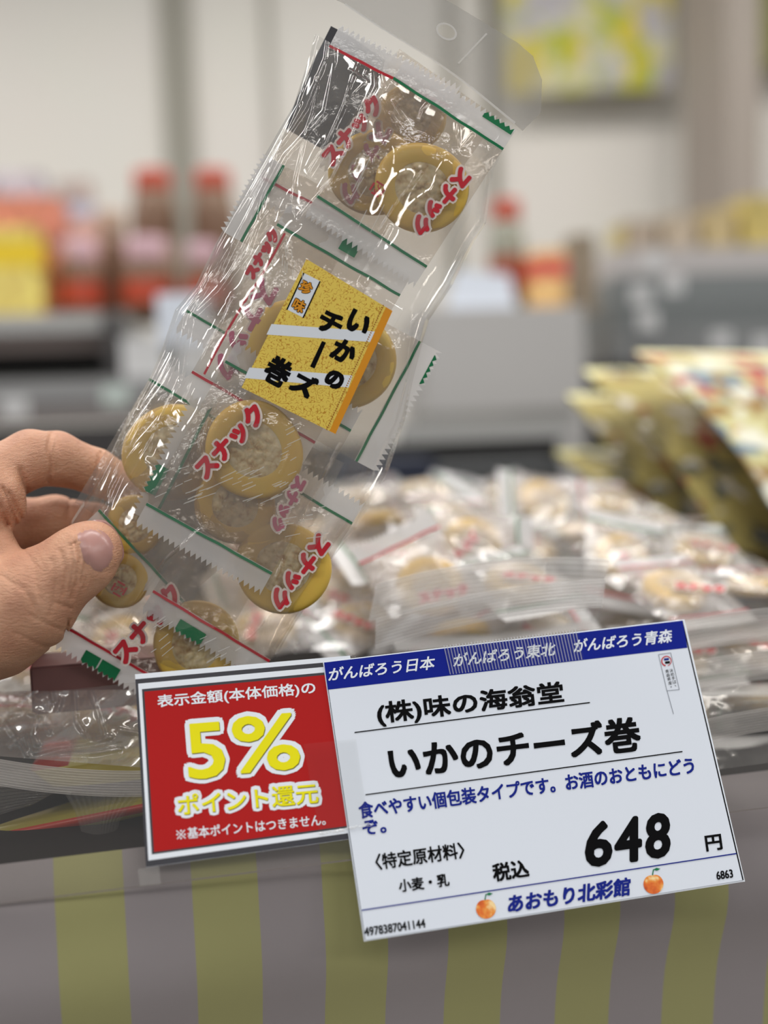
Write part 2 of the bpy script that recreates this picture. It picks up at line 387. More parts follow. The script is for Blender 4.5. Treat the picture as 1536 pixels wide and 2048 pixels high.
# red discount card
rc = thing('discount_card', CP.p(480,1735,0), 'red 5% point return card with white and grey border left of price card', 'sign')
TL,TR,BR,BL = (270,1348.5),(700,1311),(760,1670),(292,1735)
def lerp2(s,t):
    a = np.array(TL)*(1-s)+np.array(TR)*s; b_ = np.array(BL)*(1-s)+np.array(BR)*s; return tuple(a*(1-t)+b_*t)
def rq(x0,y0,x1,y1): return [lerp2(x0,y0),lerp2(x1,y0),lerp2(x1,y1),lerp2(x0,y1)]
plate('backing_paper', CP, rq(0,0,1,1), -.0011, -.0008, M['ink_white'], rc)
def flat(name, pl, pts, z, mat, parent): return mesh(name, [pl.p(x,y,z) for x,y in pts], [tuple(range(len(pts)))], mat, parent)
flat('outer_frame', CP, rq(.0,.026,1,.999), -.00078, M['sign_grey'], rc)
flat('white_frame', CP, rq(.012,.050,1,.966), -.00074, M['ink_white'], rc)
flat('inner_frame', CP, rq(.028,.080,1,.937), -.00070, M['sign_grey'], rc)
flat('red_field', CP, rq(.038,.094,1,.926), -.00066, M['sign_red'], rc)
zt = -.0006
lettering('lettering', CP, '表示金額(本体価格)の', (316,1419),(632,1391), 29, M['ink_white'], rc, zt, bold=.5)
for ch,A,B,h in (('5',(378,1560),(453,1554),112),('%',(470,1548),(602,1538),114)):
    A=np.array(A,float); B=np.array(B,float)
    lettering('lettering_outline', CP, ch, A, B, h, M['ink_white'], rc, zt, bold=2.0, grow=9.5, nb=20)
    lettering('lettering_shadow', CP, ch, A+np.array([1.5,2]), B+np.array([1.5,2]), h, M['sign_olive'], rc, zt+.00006, bold=2.0, nb=12)
    lettering('lettering', CP, ch, A, B, h, M['sign_yellow'], rc, zt+.00012, bold=2.0, nb=12)
A,B = np.array((357.,1632.)),np.array((638.,1606.))
lettering('lettering_outline', CP, 'ポイント還元', A, B, 42, M['ink_white'], rc, zt, bold=.7, grow=7.5, nb=16)
lettering('lettering_shadow', CP, 'ポイント還元', A+np.array([1,1.5]), B+np.array([1,1.5]), 42, M['sign_olive'], rc, zt+.00006, bold=.7)
lettering('lettering', CP, 'ポイント還元', A, B, 42, M['sign_yellow'], rc, zt+.00012, bold=.7)
for a0 in (45,-45):
    ca,sa=math.cos(R_(a0-5)),math.sin(R_(a0-5)); flat('lettering',CP,[(362+ca*x-sa*y,1669+sa*x+ca*y) for x,y in ((-12,-1),(12,-1),(12,1),(-12,1))],zt,M['ink_white'],rc)
for dx,dy in ((0,-7.5),(0,7.5),(-7.5,0),(7.5,0)): flat('lettering',CP,[(362+dx+x,1669+dy+y) for x,y in ((-1.7,-1.7),(1.7,-1.7),(1.7,1.7),(-1.7,1.7))],zt,M['ink_white'],rc)
lettering('lettering', CP, '基本ポイントはつきません。', (376,1678),(652,1650), 23, M['ink_white'], rc, zt, bold=.3)

# white price card
pc_ = thing('price_card', CP.p(1100,1830,0), 'white price card with blue top band, black 648 price and two apples', 'sign')
plate('paper', CP, [(648,1325),(1365,1241),(1487,1760),(730,1880)], -.0005, 0, M['paper'], pc_)
lam = [(645.5,1323.5),(1369,1238.5),(1490,1763),(728,1883)]
v,f = prism([CP.p(x,y,.00002) for x,y in lam],[CP.p(x,y,-.0005) for x,y in lam])
mesh('laminate', [CP.p(x,y,-.00055) for x,y in lam], [(0,1,2,3)], M['ink_white'], pc_)
flat('right_margin', CP, [(1363,1241),(1365.5,1241),(1487.5,1760),(1485,1760.5)], .00006, M['ink_black'], pc_)
flat('left_margin', CP, [(648,1325),(649,1325),(731,1880),(730,1880)], .00006, M['ink_black'], pc_)
flat('header_band', CP, [(648,1325),(1365,1241),(1375,1295.5),(655.5,1379.5)], .00008, M['blue'], pc_)
z = .00016
T = [('がんばろう日本',(657,1363),(872,1338),27,'ink_white',.5,.22),('がんばろう東北',(907,1334.5),(1113,1310.5),27,'ink_white',.5,.22),
 ('がんばろう青森',(1147,1306),(1346,1284.5),27,'ink_white',.5,.22),
 ('(株)味の海翁堂',(757,1455),(1130,1411),50,'ink_black',1.3,0),('いかのチーズ巻',(782,1562),(1285,1501),71,'ink_black',2.1,0),
 ('食べやすい個包装タイプです。お酒のおともにどう',(720,1638.5),(1390,1547),34,'ink_blue',.8,0),('ぞ。',(727,1672),(774,1665),30,'ink_blue',.8,0),
 ('〈特定原材料〉',(753,1741),(931,1716),33,'ink_black',.7,0),('小麦・乳',(799,1785),(900,1772),26,'ink_black',.7,0),
 ('税込',(988,1764.5),(1060,1754),37,'ink_black',1.1,0),('6',(1174,1737),(1229,1729.5),91,'ink_black',3.6,.16),('4',(1233,1729),(1290,1721),91,'ink_black',3.6,.16),('8',(1294,1720.5),(1349,1713),91,'ink_black',3.6,.16),
 ('円',(1413,1703.5),(1446,1699),32,'ink_black',1.0,0),('あおもり北彩館',(1017,1827),(1266,1790),37,'ink_blue',1.2,.2),
 ('6863',(1434,1760),(1467,1755),17,'ink_black',.45,0),('4978387041144',(730,1873),(852,1855),18,'ink_black',.45,0)]
for s_,A,B,h,mt,bo,sh in T: lettering('lettering', CP, s_, A, B, h, M[mt], pc_, z, bold=bo, shear=sh, nb=12, soft=bo>3)
def rule(A,B,w,mt):
    A=np.array(A,float);B=np.array(B,float);n=np.array([-(B-A)[1],(B-A)[0]]);n=n/np.linalg.norm(n)*w/2
    flat('ruled_line', CP, [A-n,B-n,B+n,A+n], z, M[mt], pc_)
rule((709,1465),(1180,1405),2.2,'ink_black'); rule((731,1589.5),(1365,1503),2.2,'ink_black'); rule((723.5,1820.5),(1473,1707),2.4,'ink_blue')
m, nt, N, L, b = newmat('printed_apple')
tc=N.new('ShaderNodeTexCoord'); n=N.new('ShaderNodeTexNoise'); n.inputs['Scale'].default_value=260; L.new(tc.outputs['Object'],n.inputs['Vector'])
rp=ramp(N,[(.3,(190,70,20)),(.5,(226,110,35)),(.62,(236,150,60)),(.75,(250,220,160))]); L.new(n.outputs['Fac'],rp.inputs[0]); L.new(rp.outputs[0],b.inputs['Base Color'])
M['apple']=m
for cx,cy in ((972,1818),(1307,1768.5)):
    pts=[]
    for i in range(36):
        a=2*math.pi*i/36; rr=19.5*(1-.10*math.exp(-((a+math.pi/2+math.pi)%(2*math.pi)-math.pi)**2*6))*(1+.03*math.cos(2*a))*(1-.05*max(0,math.sin(a)))
        x,y=rr*1.0*math.cos(a),rr*1.08*math.sin(a); c,s=math.cos(-.13),math.sin(-.13); pts.append((cx+x*c-y*s, cy+x*s+y*c))
    ap=flat('apple_print', CP, pts, z, M['apple'], pc_)
    flat('stalk', CP, [(cx-3,cy-19),(cx-1,cy-17),(cx+1,cy-30),(cx-1,cy-30)], z+.00002, M['ink_green'], ap)
    flat('leaf', CP, [(cx-1,cy-29),(cx+6,cy-33),(cx+14,cy-31),(cx+7,cy-27)], z+.00002, M['ink_green'], ap)
# printed banner (its bearer left out)
thin = plain('ink_grey',(120,125,135),.6)
bn=[(1317,1309),(1341.5,1305.6),(1358.7,1379),(1334,1381.6)]
for i in range(4):
    A=np.array(bn[i],float);B=np.array(bn[(i+1)%4],float);n=np.array([-(B-A)[1],(B-A)[0]]);n=n/np.linalg.norm(n)*.5
    flat('banner_outline', CP, [A-n,B-n,B+n,A+n], z, thin, pc_)
flat('banner_pole', CP, [(1333.5,1381),(1334.6,1381),(1347.6,1428),(1346.6,1428)], z, thin, pc_)
ring=[]; 
for i in range(30):
    a=R_(100)+2*math.pi*.93*i/29; w_=1.2+1.4*(1-i/29); ring.append((a,9.5+w_/2,9.5-w_/2))
V=[CP.p(1333+r1*math.cos(a),1322+r1*math.sin(a),z) for a,r1,_ in ring]+[CP.p(1333+r2*math.cos(a),1322+r2*math.sin(a),z) for a,_,r2 in ring]
mesh('banner_ring', V, grid_faces(30,2), M['ink_red'], pc_)
flat('banner_mark', CP, [(1328,1317),(1337.5,1316),(1338,1320),(1328.5,1321)], z, M['ink_blue'], pc_)
flat('banner_mark', CP, [(1330,1323),(1339.5,1322),(1340,1326.5),(1330.5,1327.5)], z, M['ink_black'], pc_)
for i,ch in enumerate('決め手は、'): char_at('lettering', CP, ch, (1342.6+2.1*i,1341+7.6*i), -8, 7 if ch!='、' else 3, 7 if ch!='、' else 3, M['ink_black'], pc_, z)
for i,ch in enumerate('青森県産。'): char_at('lettering', CP, ch, (1334.2+2.0*i,1342.5+7.8*i), -8, 7 if ch!='。' else 3, 7 if ch!='。' else 3, M['ink_black'], pc_, z)
# adhesive tapes
tp=[(886,1291),(1155,1259),(1168,1318.5),(899,1349)]
t1=mesh('adhesive_tape',[CP.p(x,y,.0003) for x,y in tp],[(0,1,2,3)],M['tape'],None)
tag(t1,'ribbed clear tape strip across the blue band of price card','tape')
V=[];Fc=[]
n_=44
for i in range(n_):
    s=(i+.3)/n_; a=np.array(tp[0])*(1-s)+np.array(tp[1])*s; b_=np.array(tp[3])*(1-s)+np.array(tp[2])*s
    o_=len(V); w_=np.array([.9,0]); V+= [CP.p(*(a-w_),.00034),CP.p(*(a+w_),.00034),CP.p(*(b_+w_),.00034),CP.p(*(b_-w_),.00034)]; Fc.append((o_,o_+1,o_+2,o_+3))
mesh('thread',V,Fc,M['tape_thread'],t1)
tp=[(607,1488),(712,1478),(738,1652),(640,1672)]
t2=mesh('adhesive_tape',[CP.p(x,y,.0003) for x,y in tp],[(0,1,2,3)],M['tape'],None)
tag(t2,'clear tape joining the red card to the white card','tape')
V=[];Fc=[]
for i in range(16):
    s=i/15; c=(642+98*s+random.uniform(-1,1),1668-18*s+random.uniform(-2,2)); r=random.uniform(1.5,3.2); o_=len(V)
    for k in range(10): a=2*math.pi*k/10; V+=[CP.p(c[0]+1.6*r*math.cos(a),c[1]+r*math.sin(a),.00035),CP.p(c[0]+1.2*r*math.cos(a),c[1]+.6*r*math.sin(a),.0005)]
    Fc+=[(o_+2*k,o_+2*((k+1)%10),o_+2*((k+1)%10)+1,o_+2*k+1) for k in range(10)]
mesh('bubble',V,Fc,M['scratch'],t2,True)
tp=[(275,1738),(318,1732),(322,1768),(280,1773)]
t3=mesh('adhesive_tape',[CP.p(x,y,.0003) for x,y in tp],[(0,1,2,3)],M['tape_hazy'],None)
tag(t3,'small hazy tape piece below the lower left corner of red card','tape')

# ================================================================== WRAPPED SNACK PACKETS
def sm(x): return max(0.0, x)
def roll(pl, loc, c, r, th, z, parent, seed, lo=False, core=.57):
    """Cheese ring around a chunky squid core, lying in plane pl."""
    n = 28 if lo else 56; rnd = random.Random(seed)
    pr=[(.96,-.42),(1.0,-.25),(1.005,.05),(.985,.30),(.94,.43),(.86,.49),(.74,.51),(core+.03,.51),(core,.485)]
    ph=rnd.uniform(0,6)
    V=[]
    for q,zz in pr:
        for i in range(n):
            a=2*math.pi*i/n; k=1+.03*math.sin(2*a+ph)+.015*math.sin(3*a+2*ph)
            V.append(pl.p(c[0]+r*q*k*math.cos(a), c[1]+r*q*k*math.sin(a), z+zz*th))
    Fc=grid_faces(n,len(pr),wrap=True); Fc.append(tuple(range(n))[::-1])
    o=mesh('cheese_roll',V,Fc,M['cheese'],parent,True)
    # squid core
    nr=6 if lo else 16; V=[]
    for j in range(nr):
        q=core*1.03*j/(nr-1)
        for i in range(n):
            a=2*math.pi*i/n; k=1+.03*math.sin(2*a+ph)+.015*math.sin(3*a+2*ph)
            x,y=r*q*k*math.cos(a),r*q*k*math.sin(a)
            h=mnoise.fractal(Vector((x*.045+seed*3.1,y*.045,seed)),1,2,3)
            cell=mnoise.voronoi(Vector((x*.05+seed,y*.05,.3)))[0]; h2=min(.12,(cell[1]-cell[0])*.35)
            V.append(pl.p(c[0]+x,c[1]+y,z+th*(.475+(.07*h+h2-.02)*(1-(q/(core*1.03))**6))))
    mesh('squid_filling',V,grid_faces(n,nr,wrap=True),M['squid'],o,True)
    return o
class Sub:
    """Packet-local coordinates on a parent plane."""
    def __init__(s,pl,c,ang,z): s.pl=pl; s.c=c; a=R_(ang); s.u=(math.cos(a),math.sin(a)); s.w=(-math.sin(a),math.cos(a)); s.z=z; s.s=pl.s
    def p(s,a,b,z=0.0): return s.pl.p(s.c[0]+a*s.u[0]+b*s.w[0], s.c[1]+a*s.u[1]+b*s.w[1], s.z+z)
PK='individually wrapped snack packets'
def packet(pl, c, ang, w, h, z, label, group, seed, rolls=(), top='ink_green', bot='ink_green', seal=42, texts=(), marks=(), pla=None, puff=.0065, lo=False, side=None):
    S=Sub(pl,c,ang,z); rnd=random.Random(seed)
    root=thing('snack_packet', S.p(0,h/2,-.002), label, 'snack packet', group)
    # wrapper: closed pillow
    nu,nv=(14,16) if lo else (26,30); V=[]
    for sgn in (1,-1):
        for j in range(nv):
            for i in range(nu):
                a=-1+2*i/(nu-1); b=-1+2*j/(nv-1)
                e=(1-abs(a)**2.5)*(1-abs(b)**3)
                wr=.0006*mnoise.noise(Vector((a*4+seed,b*5,sgn*2)))+.0007*math.sin(a*22+3*mnoise.noise(Vector((b*2,seed,0))))*abs(b)**3*(1-abs(a)**4)
                V.append(S.p(a*w/2,b*h/2, sgn*puff*e+wr*(1-abs(a)**8)*(1-abs(b)**12)))
    mesh('wrapper',V,grid_faces(nu,nv)+grid_faces(nu,nv,off=nu*nv,flip=True),M['wrap_far' if lo else 'wrap'],root,True)
    for (x,y,r) in rolls: roll(S,None,(x,y),r,.0085,-.0008,root,seed+int(x),lo)
    for sg,colr in ((-1,top),(1,bot)):
        if colr is None: continue
        n=int(w/6); V=[];Fc=[]
        tooth=6 if not lo else 4
        rows=5
        for j in range(rows):
            for i in range(n+1):
                t=j/(rows-1); x=-w/2+w*i/n
                yy=h/2-6+(seal+6)*t + (tooth*(1 if i%2 else -1) if j==rows-1 else 0)
                V.append(S.p(x,sg*yy,.0006*math.sin(x*.02+seed)+.0004*math.sin(t*9)+.0004))
        mesh('seal',V,grid_faces(n+1,rows,flip=sg<0),M['seal'],root,True)
        V=[]; k=24
        for t in (-2.8,2.8):
            for i in range(k+1):
                x=-w/2+w*i/k; wob=1.5*mnoise.noise(Vector((x*.02,seed,sg)))
                V.append(S.p(x,sg*(h/2-2)+t+wob,.0013+.0006*math.sin(x*.02+seed)))
        mesh('printed_stripe',V,grid_faces(k+1,2),M[colr],root,True)
    for (sg,x0,x1,*fr_) in marks:                                     # green register mark in the seal
        V=[];n=max(2,int((x1-x0)/6))
        for i in range(n+1):
            x=x0+(x1-x0)*i/n; V.append(S.p(x,sg*(h/2+seal*(fr_[0] if fr_ else .40)),.0014)); 
        for i in range(n+1):
            x=x0+(x1-x0)*i/n; V.append(S.p(x,sg*(h/2+seal+ (2.5 if i%2 else -4)),.0014))
        mesh('register_mark',V,grid_faces(n+1,2),M['ink_green'],root)
    if side:
        x=side[0]; V=[S.p(x-2+3*t+2*math.sin(j*.5),-h/2+10+(h-20)*j/14,puff*.35) for t in (0,1.6) for j in range(15)]
        mesh('side_stripe',V,grid_faces(15,2),M[side[1]],root)
    for (cx,cy,a,ln,zz,mt) in texts:                             # the printed word
        L_=np.array([math.cos(R_(a)),math.sin(R_(a))]); A=np.array([cx,cy])-L_*ln/2+np.array([-L_[1],L_[0]])*19
        hh=ln*.25
        o=lettering('lettering',S,'スナック',A,A+L_*ln,hh,M[mt],root,zz+.0003,bold=3.0,nb=10,soft=True)
        lettering('lettering_outline',S,'スナック',A,A+L_*ln,hh,M['ink_outline'],o,zz,bold=3.0,grow=4.0,nb=14)
    if pla:
        x,y,a=pla; q=17
        pts=[(q*math.cos(math.pi/4+k*math.pi/2),q*math.sin(math.pi/4+k*math.pi/2)) for k in range(4)]
        V=[];Fc=[]
        for k in range(4):
            A=np.array(pts[k]);B=np.array(pts[(k+1)%4]);d=(B-A)/np.linalg.norm(B-A);n=np.array([-d[1],d[0]])*2; A2=A+d*2; B2=B-d*5
            o_=len(V); V+=[S.p(x+qq[0],y+qq[1],puff*.9) for qq in (A2-n,B2-n,B2+n,A2+n)]; Fc.append((o_,o_+1,o_+2,o_+3))
        o=mesh('recycling_mark',V,Fc,M['ink_red'],root)
        char_at('lettering',S,'プラ',(x,y),a,20,10,M['ink_red'],o,puff*.9,bold=.5)
    return root

# ================================================================== HELD BAG
U=29.0
def loc(c,ang,px,py):
    a=R_(ang); dx,dy=px-c[0],py-c[1]; return (dx*math.cos(a)+dy*math.sin(a), -dx*math.sin(a)+dy*math.cos(a))
def held(c,ang,w,h,z,label,seed,rolls=(),texts=(),marks=(),pla=None,**k):
    rl=[(*loc(c,ang,x,y),r) for x,y,r in rolls]
    tx=[(*loc(c,ang,x,y),a-ang,ln,zz,mt) for x,y,a,ln,zz,mt in texts]
    pp=(*loc(c,ang,pla[0],pla[1]),pla[2]-ang) if pla else None
    return packet(BP,c,ang,w,h,z,label,PK+' in the held bag',seed,rl,texts=tx,marks=marks,pla=pp,**k)
FR=.0068
held((820,345),33,262,285,.009,'wrapped cheese roll packet at top right of held bag, word upside down',1,rolls=[(843,375,92)],texts=[(882,402,131,160,FR,'ink_red')],pla=(755,378,129),marks=[(-1,60,128,.72)])
held((712,285),27,270,300,.000,'wrapped packet with pink lettering behind the top right roll of held bag',2,rolls=[(748,345,88)],texts=[(706,262,-50,165,FR,'ink_red'),(728,325,118,175,.0035,'ink_pink')],bot='ink_red',top='ink_red')
held((828,265),35,240,240,-.006,'pale wrapped roll peeking above the top right roll of held bag',3,rolls=[(822,235,70)],top=None)
held((592,667),30,284,345,.006,'wrapped packet under the yellow label with green top stripe',4,rolls=[(585,700,98)],texts=[(485,655,118,215,.0030,'ink_pink')],bot='ink_red',marks=[(-1,-12,25)],side=(-120,'ink_red'))
held((668,745),-62,272,250,-.001,'wrapped packet turned sideways at the right edge beside yellow label',5,rolls=[(702,722,92)],top=None,marks=[(1,60,125,.86)])
held((497,935),29,287,330,.010,'wrapped cheese roll packet below yellow label with red word over roll',6,rolls=[(508,900,98)],texts=[(462,885,-47,180,FR,'ink_red'),(580,1010,118,120,.0022,'ink_pink')])
held((495,985),-63,280,290,.003,'sideways packet with zigzag seal left of the lower cheese roll',7,rolls=[(470,1010,80)],marks=[(-1,-90,-30)],bot=None)
held((340,950),31,270,290,-.003,'half hidden yellow roll packet at left edge of held bag above thumb',8,rolls=[(345,905,98),(270,1050,60)],bot=None)
held((505,1115),31,272,325,.004,'wrapped cheese roll packet at lower right of held bag, red bottom stripe',9,rolls=[(566,1135,94)],texts=[(598,1142,127,172,FR,'ink_red')],bot='ink_red',marks=[(1,-60,0)],top='ink_green')
held((325,1195),30,300,300,-.003,'lowest wrapped packet of held bag, roll cut off by red card',10,rolls=[(392,1290,88),(240,1160,58)],texts=[(298,1250,-50,185,FR,'ink_red')],bot='ink_red',marks=[(1,-80,-45),(1,-42,0)],top=None,pla=(238,1178,20))
held((365,1035),47,250,230,.000,'tilted packet with green stripe just right of the thumb',11,rolls=[],top=None)
held((606,452),-61,175,190,.001,'sideways packet with teal stripe in upper left fold of held bag',12,top='ink_green',bot=None,texts=[(520,505,-60,110,FR,'ink_red')])
held((572,566),30,290,300,-.004,'packet mostly hidden behind yellow label at left edge of held bag',13,top=None,rolls=[])

# the bag itself
LE=[(-60,676),(0,647),(60,632),(110,620),(210,588),(300,535),(370,495),(430,462),(490,430),(570,392),(620,350),(697,324),(755,300),(823,262),(905,222),(985,179),(1045,141),(1110,108),(1200,70),(1300,35),(1400,0)]
RE=[(-60,1180),(0,1130),(100,1085),(180,1050),(262,1030),(300,1006),(340,988),(445,972),(480,950),(570,905),(640,858),(685,845),(760,826),(835,811),(890,794),(943,776),(1000,746),(1050,718),(1112,668),(1205,617),(1272,575),(1320,548),(1400,510)]
# parametrise along the bag axis: t = distance down the axis from the top seam
uu=np.array([math.cos(R_(U)),math.sin(R_(U))]); ww=np.array([-uu[1],uu[0]]); O_=np.array([620.,640.])
def edge(tab):
    q=np.array([((x-O_[0])*ww[0]+(y-O_[1])*ww[1],(x-O_[0])*uu[0]+(y-O_[1])*uu[1]) for y,x in tab]); q=q[np.argsort(q[:,0])]; return q
le,re_=edge(LE),edge(RE)
T0,T1=-505.,745.
def aL(t): return float(np.interp(t,le[:,0],le[:,1]))
def aR(t): return float(np.interp(t,re_[:,0],re_[:,1]))
CR=[ # fold lines of the film
 [(685,33),(708,74),(720,113),(701,168),(689,209),(669,254),(648,300),(620,345)],[(736,47),(755,86),(763,145),(767,172)],
 [(710,39),(732,78),(747,109),(749,172),(728,211),(714,252),(695,300),(665,360),(625,405),(597,440)],
 [(634,154),(636,176),(626,225),(613,264),(605,300),(590,360),(583,420),(593,446)],[(785,203),(828,262),(843,221),(865,198)],
 [(885,159),(927,167),(963,219),(968,200),(942,167)],[(914,245),(916,305),(945,271)],[(780,228),(800,255),(850,270)],
 [(760,55),(856,109),(927,159),(968,182),(1010,200)],[(700,10),(790,75),(860,112)],
 [(391,570),(350,619),(322,706),(303,757),(270,830)],[(418,560),(377,642),(318,765),(250,860)],[(467,597),(447,644),(418,691),(393,747),(370,800)],
 [(550,568),(510,620),(457,669)],[(441,790),(410,860),(395,900)],[(359,761),(320,849),(300,905)],[(341,800),(312,864),(263,952)],
 [(296,820),(218,976),(204,1038)],[(261,820),(226,905),(190,985)],[(971,451),(939,482),(916,529),(880,600)],[(811,836),(775,910),(737,986)],
 [(843,345),(800,400),(760,460)],[(780,455),(700,600)],[(560,300),(520,380),(480,460),(440,545)],[(600,205),(560,290),(500,390)],
 [(540,1180),(620,1010),(680,890)],[(250,1240),(330,1120),(400,1060)],[(640,760),(560,950)],[(535,425),(505,460),(455,560)],
 [(648,40),(600,180)],[(830,130),(846,150),(842,166)],[(720,125),(738,128),(730,148)],[(700,140),(735,163),(706,190)]]
nu,nv=330,800
tt=np.linspace(T0,T1,nv); ss=np.linspace(-1,1,nu)
PX=np.zeros((nv,nu));PY=np.zeros((nv,nu))
for j,t in enumerate(tt):
    a0,a1=aL(t),aR(t); a=(a0+a1)/2+(a1-a0)/2*ss
    PX[j]=O_[0]+a*uu[0]+t*ww[0]; PY[j]=O_[1]+a*uu[1]+t*ww[1]
def segd(px,py,poly):
    d=np.full(px.shape,1e9)
    for (x0,y0),(x1,y1) in zip(poly[:-1],poly[1:]):
        vx,vy=x1-x0,y1-y0; L2=vx*vx+vy*vy; k=np.clip(((px-x0)*vx+(py-y0)*vy)/L2,0,1); d=np.minimum(d,np.hypot(px-x0-k*vx,py-y0-k*vy))
    return d
SS,TT=np.meshgrid(ss,(tt-T0)/(T1-T0))
prof=np.clip(1-np.abs(SS)**4,0,1)**.75*np.clip(1-np.abs(2*TT-1)**8,0,1)
FZ=.0175*prof
lab=[(613,518),(785,622),(671,868),(483,775)]
dl=np.full(PX.shape,0.0)
lc=np.array(lab).mean(0); la=loc((lc[0],lc[1]),30,PX,PY) if False else ((PX-lc[0])*math.cos(R_(30))+(PY-lc[1])*math.sin(R_(30)),-(PX-lc[0])*math.sin(R_(30))+(PY-lc[1])*math.cos(R_(30)))
flatm=1/(1+np.exp(-(np.maximum(np.abs(la[0])-108,np.abs(la[1])-150))/5))
wav=.0007*np.sin(PX*.031+PY*.017)+.0006*np.sin(PX*.052-PY*.029+1)+.0004*np.sin(PX*.09+PY*.05)
amp=np.clip(1-np.abs(SS)**10,0,1)
for i,c in enumerate(CR):
    rnd=random.Random(i); d=segd(PX,PY,c); s_=rnd.uniform(2.4,3.8); hgt=rnd.uniform(.0008,.0014)
    FZ=FZ+flatm*(hgt*np.exp(-(d/s_)**2)-.0004*np.exp(-(d/16)**2))*(.3+.7*amp)
for tab,ins,sg in ((LE,7,1),(LE,24,1),(LE,48,1),(RE,8,-1),(RE,26,-1)):
    c=[(x+sg*ins*(1+.35*math.sin(y*.021+ins)),y+ins*.3) for y,x in tab if 20<y<1290]; d=segd(PX,PY,c)
    FZ=FZ+.0010*np.exp(-(d/(3.0+.03*ins))**2)
FZ=FZ+wav*amp*flatm
FZ=np.where(flatm<.5,np.maximum(np.minimum(FZ,.0178),.0172),FZ)
hb=thing('snack_bag', BP.p(330,1330,0), 'clear hang bag of wrapped cheese rolls held up by the hand, yellow label', 'snack bag')
D_=(BP.d+BP.k*(PY-BP.y0)-FZ).ravel()
V=C0+np.stack([(PX.ravel()-CX)/F*D_,-(PY.ravel()-CY)/F*D_,-D_],1)@RC.T
mesh('front_film',V,grid_faces(nu,nv),M['bag_film'],hb,True)
st=5; PX2,PY2,pr2=PX[::st,::st],PY[::st,::st],prof[::st,::st]; n2v,n2u=PX2.shape
wv=.0008*np.sin(PX2*.05+PY2*.02)
V=[BP.p(PX2[j,i],PY2[j,i],-.013*pr2[j,i]+wv[j,i]*pr2[j,i]) for j in range(n2v) for i in range(n2u)]
mesh('back_film',V,grid_faces(n2u,n2v,flip=True),M['bag_film'],hb,True)
# header with hang hole
hd=[(640,-70),(900,-70),(886,-4),(960,40),(1036,86),(1066,112),(1084,160),(1082,225),(1045,262),(1000,222),(940,172),(856,112),(760,54),(690,8),(655,-8)]
hole=[(893+17*math.cos(2*math.pi*i/24),63+14*math.sin(2*math.pi*i/24+.3)) for i in range(24)]
bm=bmesh.new()
hv=[bm.verts.new(Vector(BP.p(x,y,.0012))) for x,y in hd]; h2=[bm.verts.new(Vector(BP.p(x,y,.0012))) for x,y in hole]
ed=[bm.edges.new((hv[i],hv[(i+1)%len(hv)])) for i in range(len(hv))]+[bm.edges.new((h2[i],h2[(i+1)%24])) for i in range(24)]
bmesh.ops.triangle_fill(bm,edges=ed,use_beauty=True); bm.verts.index_update()
hdo=mesh('hang_header',[np.array(v.co) for v in bm.verts],[[v.index for v in f.verts] for f in bm.faces],M['header'],hb); bm.free()
hk=[(893+21*math.cos(2*math.pi*i/24),63+18*math.sin(2*math.pi*i/24+.3)) for i in range(24)]
mesh('hole_rim',[BP.p(x,y,.0016) for x,y in hole]+[BP.p(x,y,.0016) for x,y in hk],grid_faces(24,2,wrap=True),M['header_hole'],hdo)
hs=[(972,66),(975,68),(918,128),(915,126)]
mesh('hang_seam',[BP.p(x,y,.0017) for x,y in hs],[(0,1,2,3)],M['header_hole'],hdo)
V=[]
for t in (-2,2):
    for k in range(25):
        x=690+(1030-690)*k/24; y=np.interp(x,[690,760,856,940,1000,1045],[8,54,112,172,222,258]); V.append(BP.p(x-t*.5,y+t,.0022))
mesh('header_fold',V,grid_faces(25,2),M['header_hole'],hdo)
# dark backing sticker at the back
dk=[(662,52),(700,72),(770,120),(752,200),(690,330),(648,300),(572,258),(590,205),(628,120)]
mesh('backing_sticker',[BP.p(x,y,-.0085) for x,y in dk],[tuple(range(len(dk)))],M['dark_label'],hb)
# fine scratches
V=[];Fc=[];rnd=random.Random(3)
for (x0,y0,x1,y1,n_,a,ln) in ((385,940,560,1000,26,-24,34),(560,850,590,1000,14,-28,28),(560,1010,660,1080,14,-12,30),(320,880,390,1010,12,-20,24),(560,480,620,560,9,-92,30),(400,1270,480,1330,10,-28,24),(300,1230,340,1310,8,-35,26),(700,330,800,470,8,118,60)):
    for k in range(n_):
        cx,cy=rnd.uniform(x0,x1),rnd.uniform(y0,y1); aa=R_(a+rnd.uniform(-6,6)); l=ln*rnd.uniform(.4,1.2)/2; w_=rnd.uniform(.5,1.0)
        dx,dy=math.cos(aa)*l,math.sin(aa)*l; nx,ny=-math.sin(aa)*w_,math.cos(aa)*w_
        o_=len(V); V+=[BP.p(cx-dx-nx,cy-dy-ny,.0192),BP.p(cx+dx-nx,cy+dy-ny,.0192),BP.p(cx+dx+nx,cy+dy+ny,.0192),BP.p(cx-dx+nx,cy-dy+ny,.0192)]; Fc.append((o_,o_+1,o_+2,o_+3))
sc_=mesh('scratch_pattern',V,Fc,M['scratch'],hb); sc_['kind']='stuff'
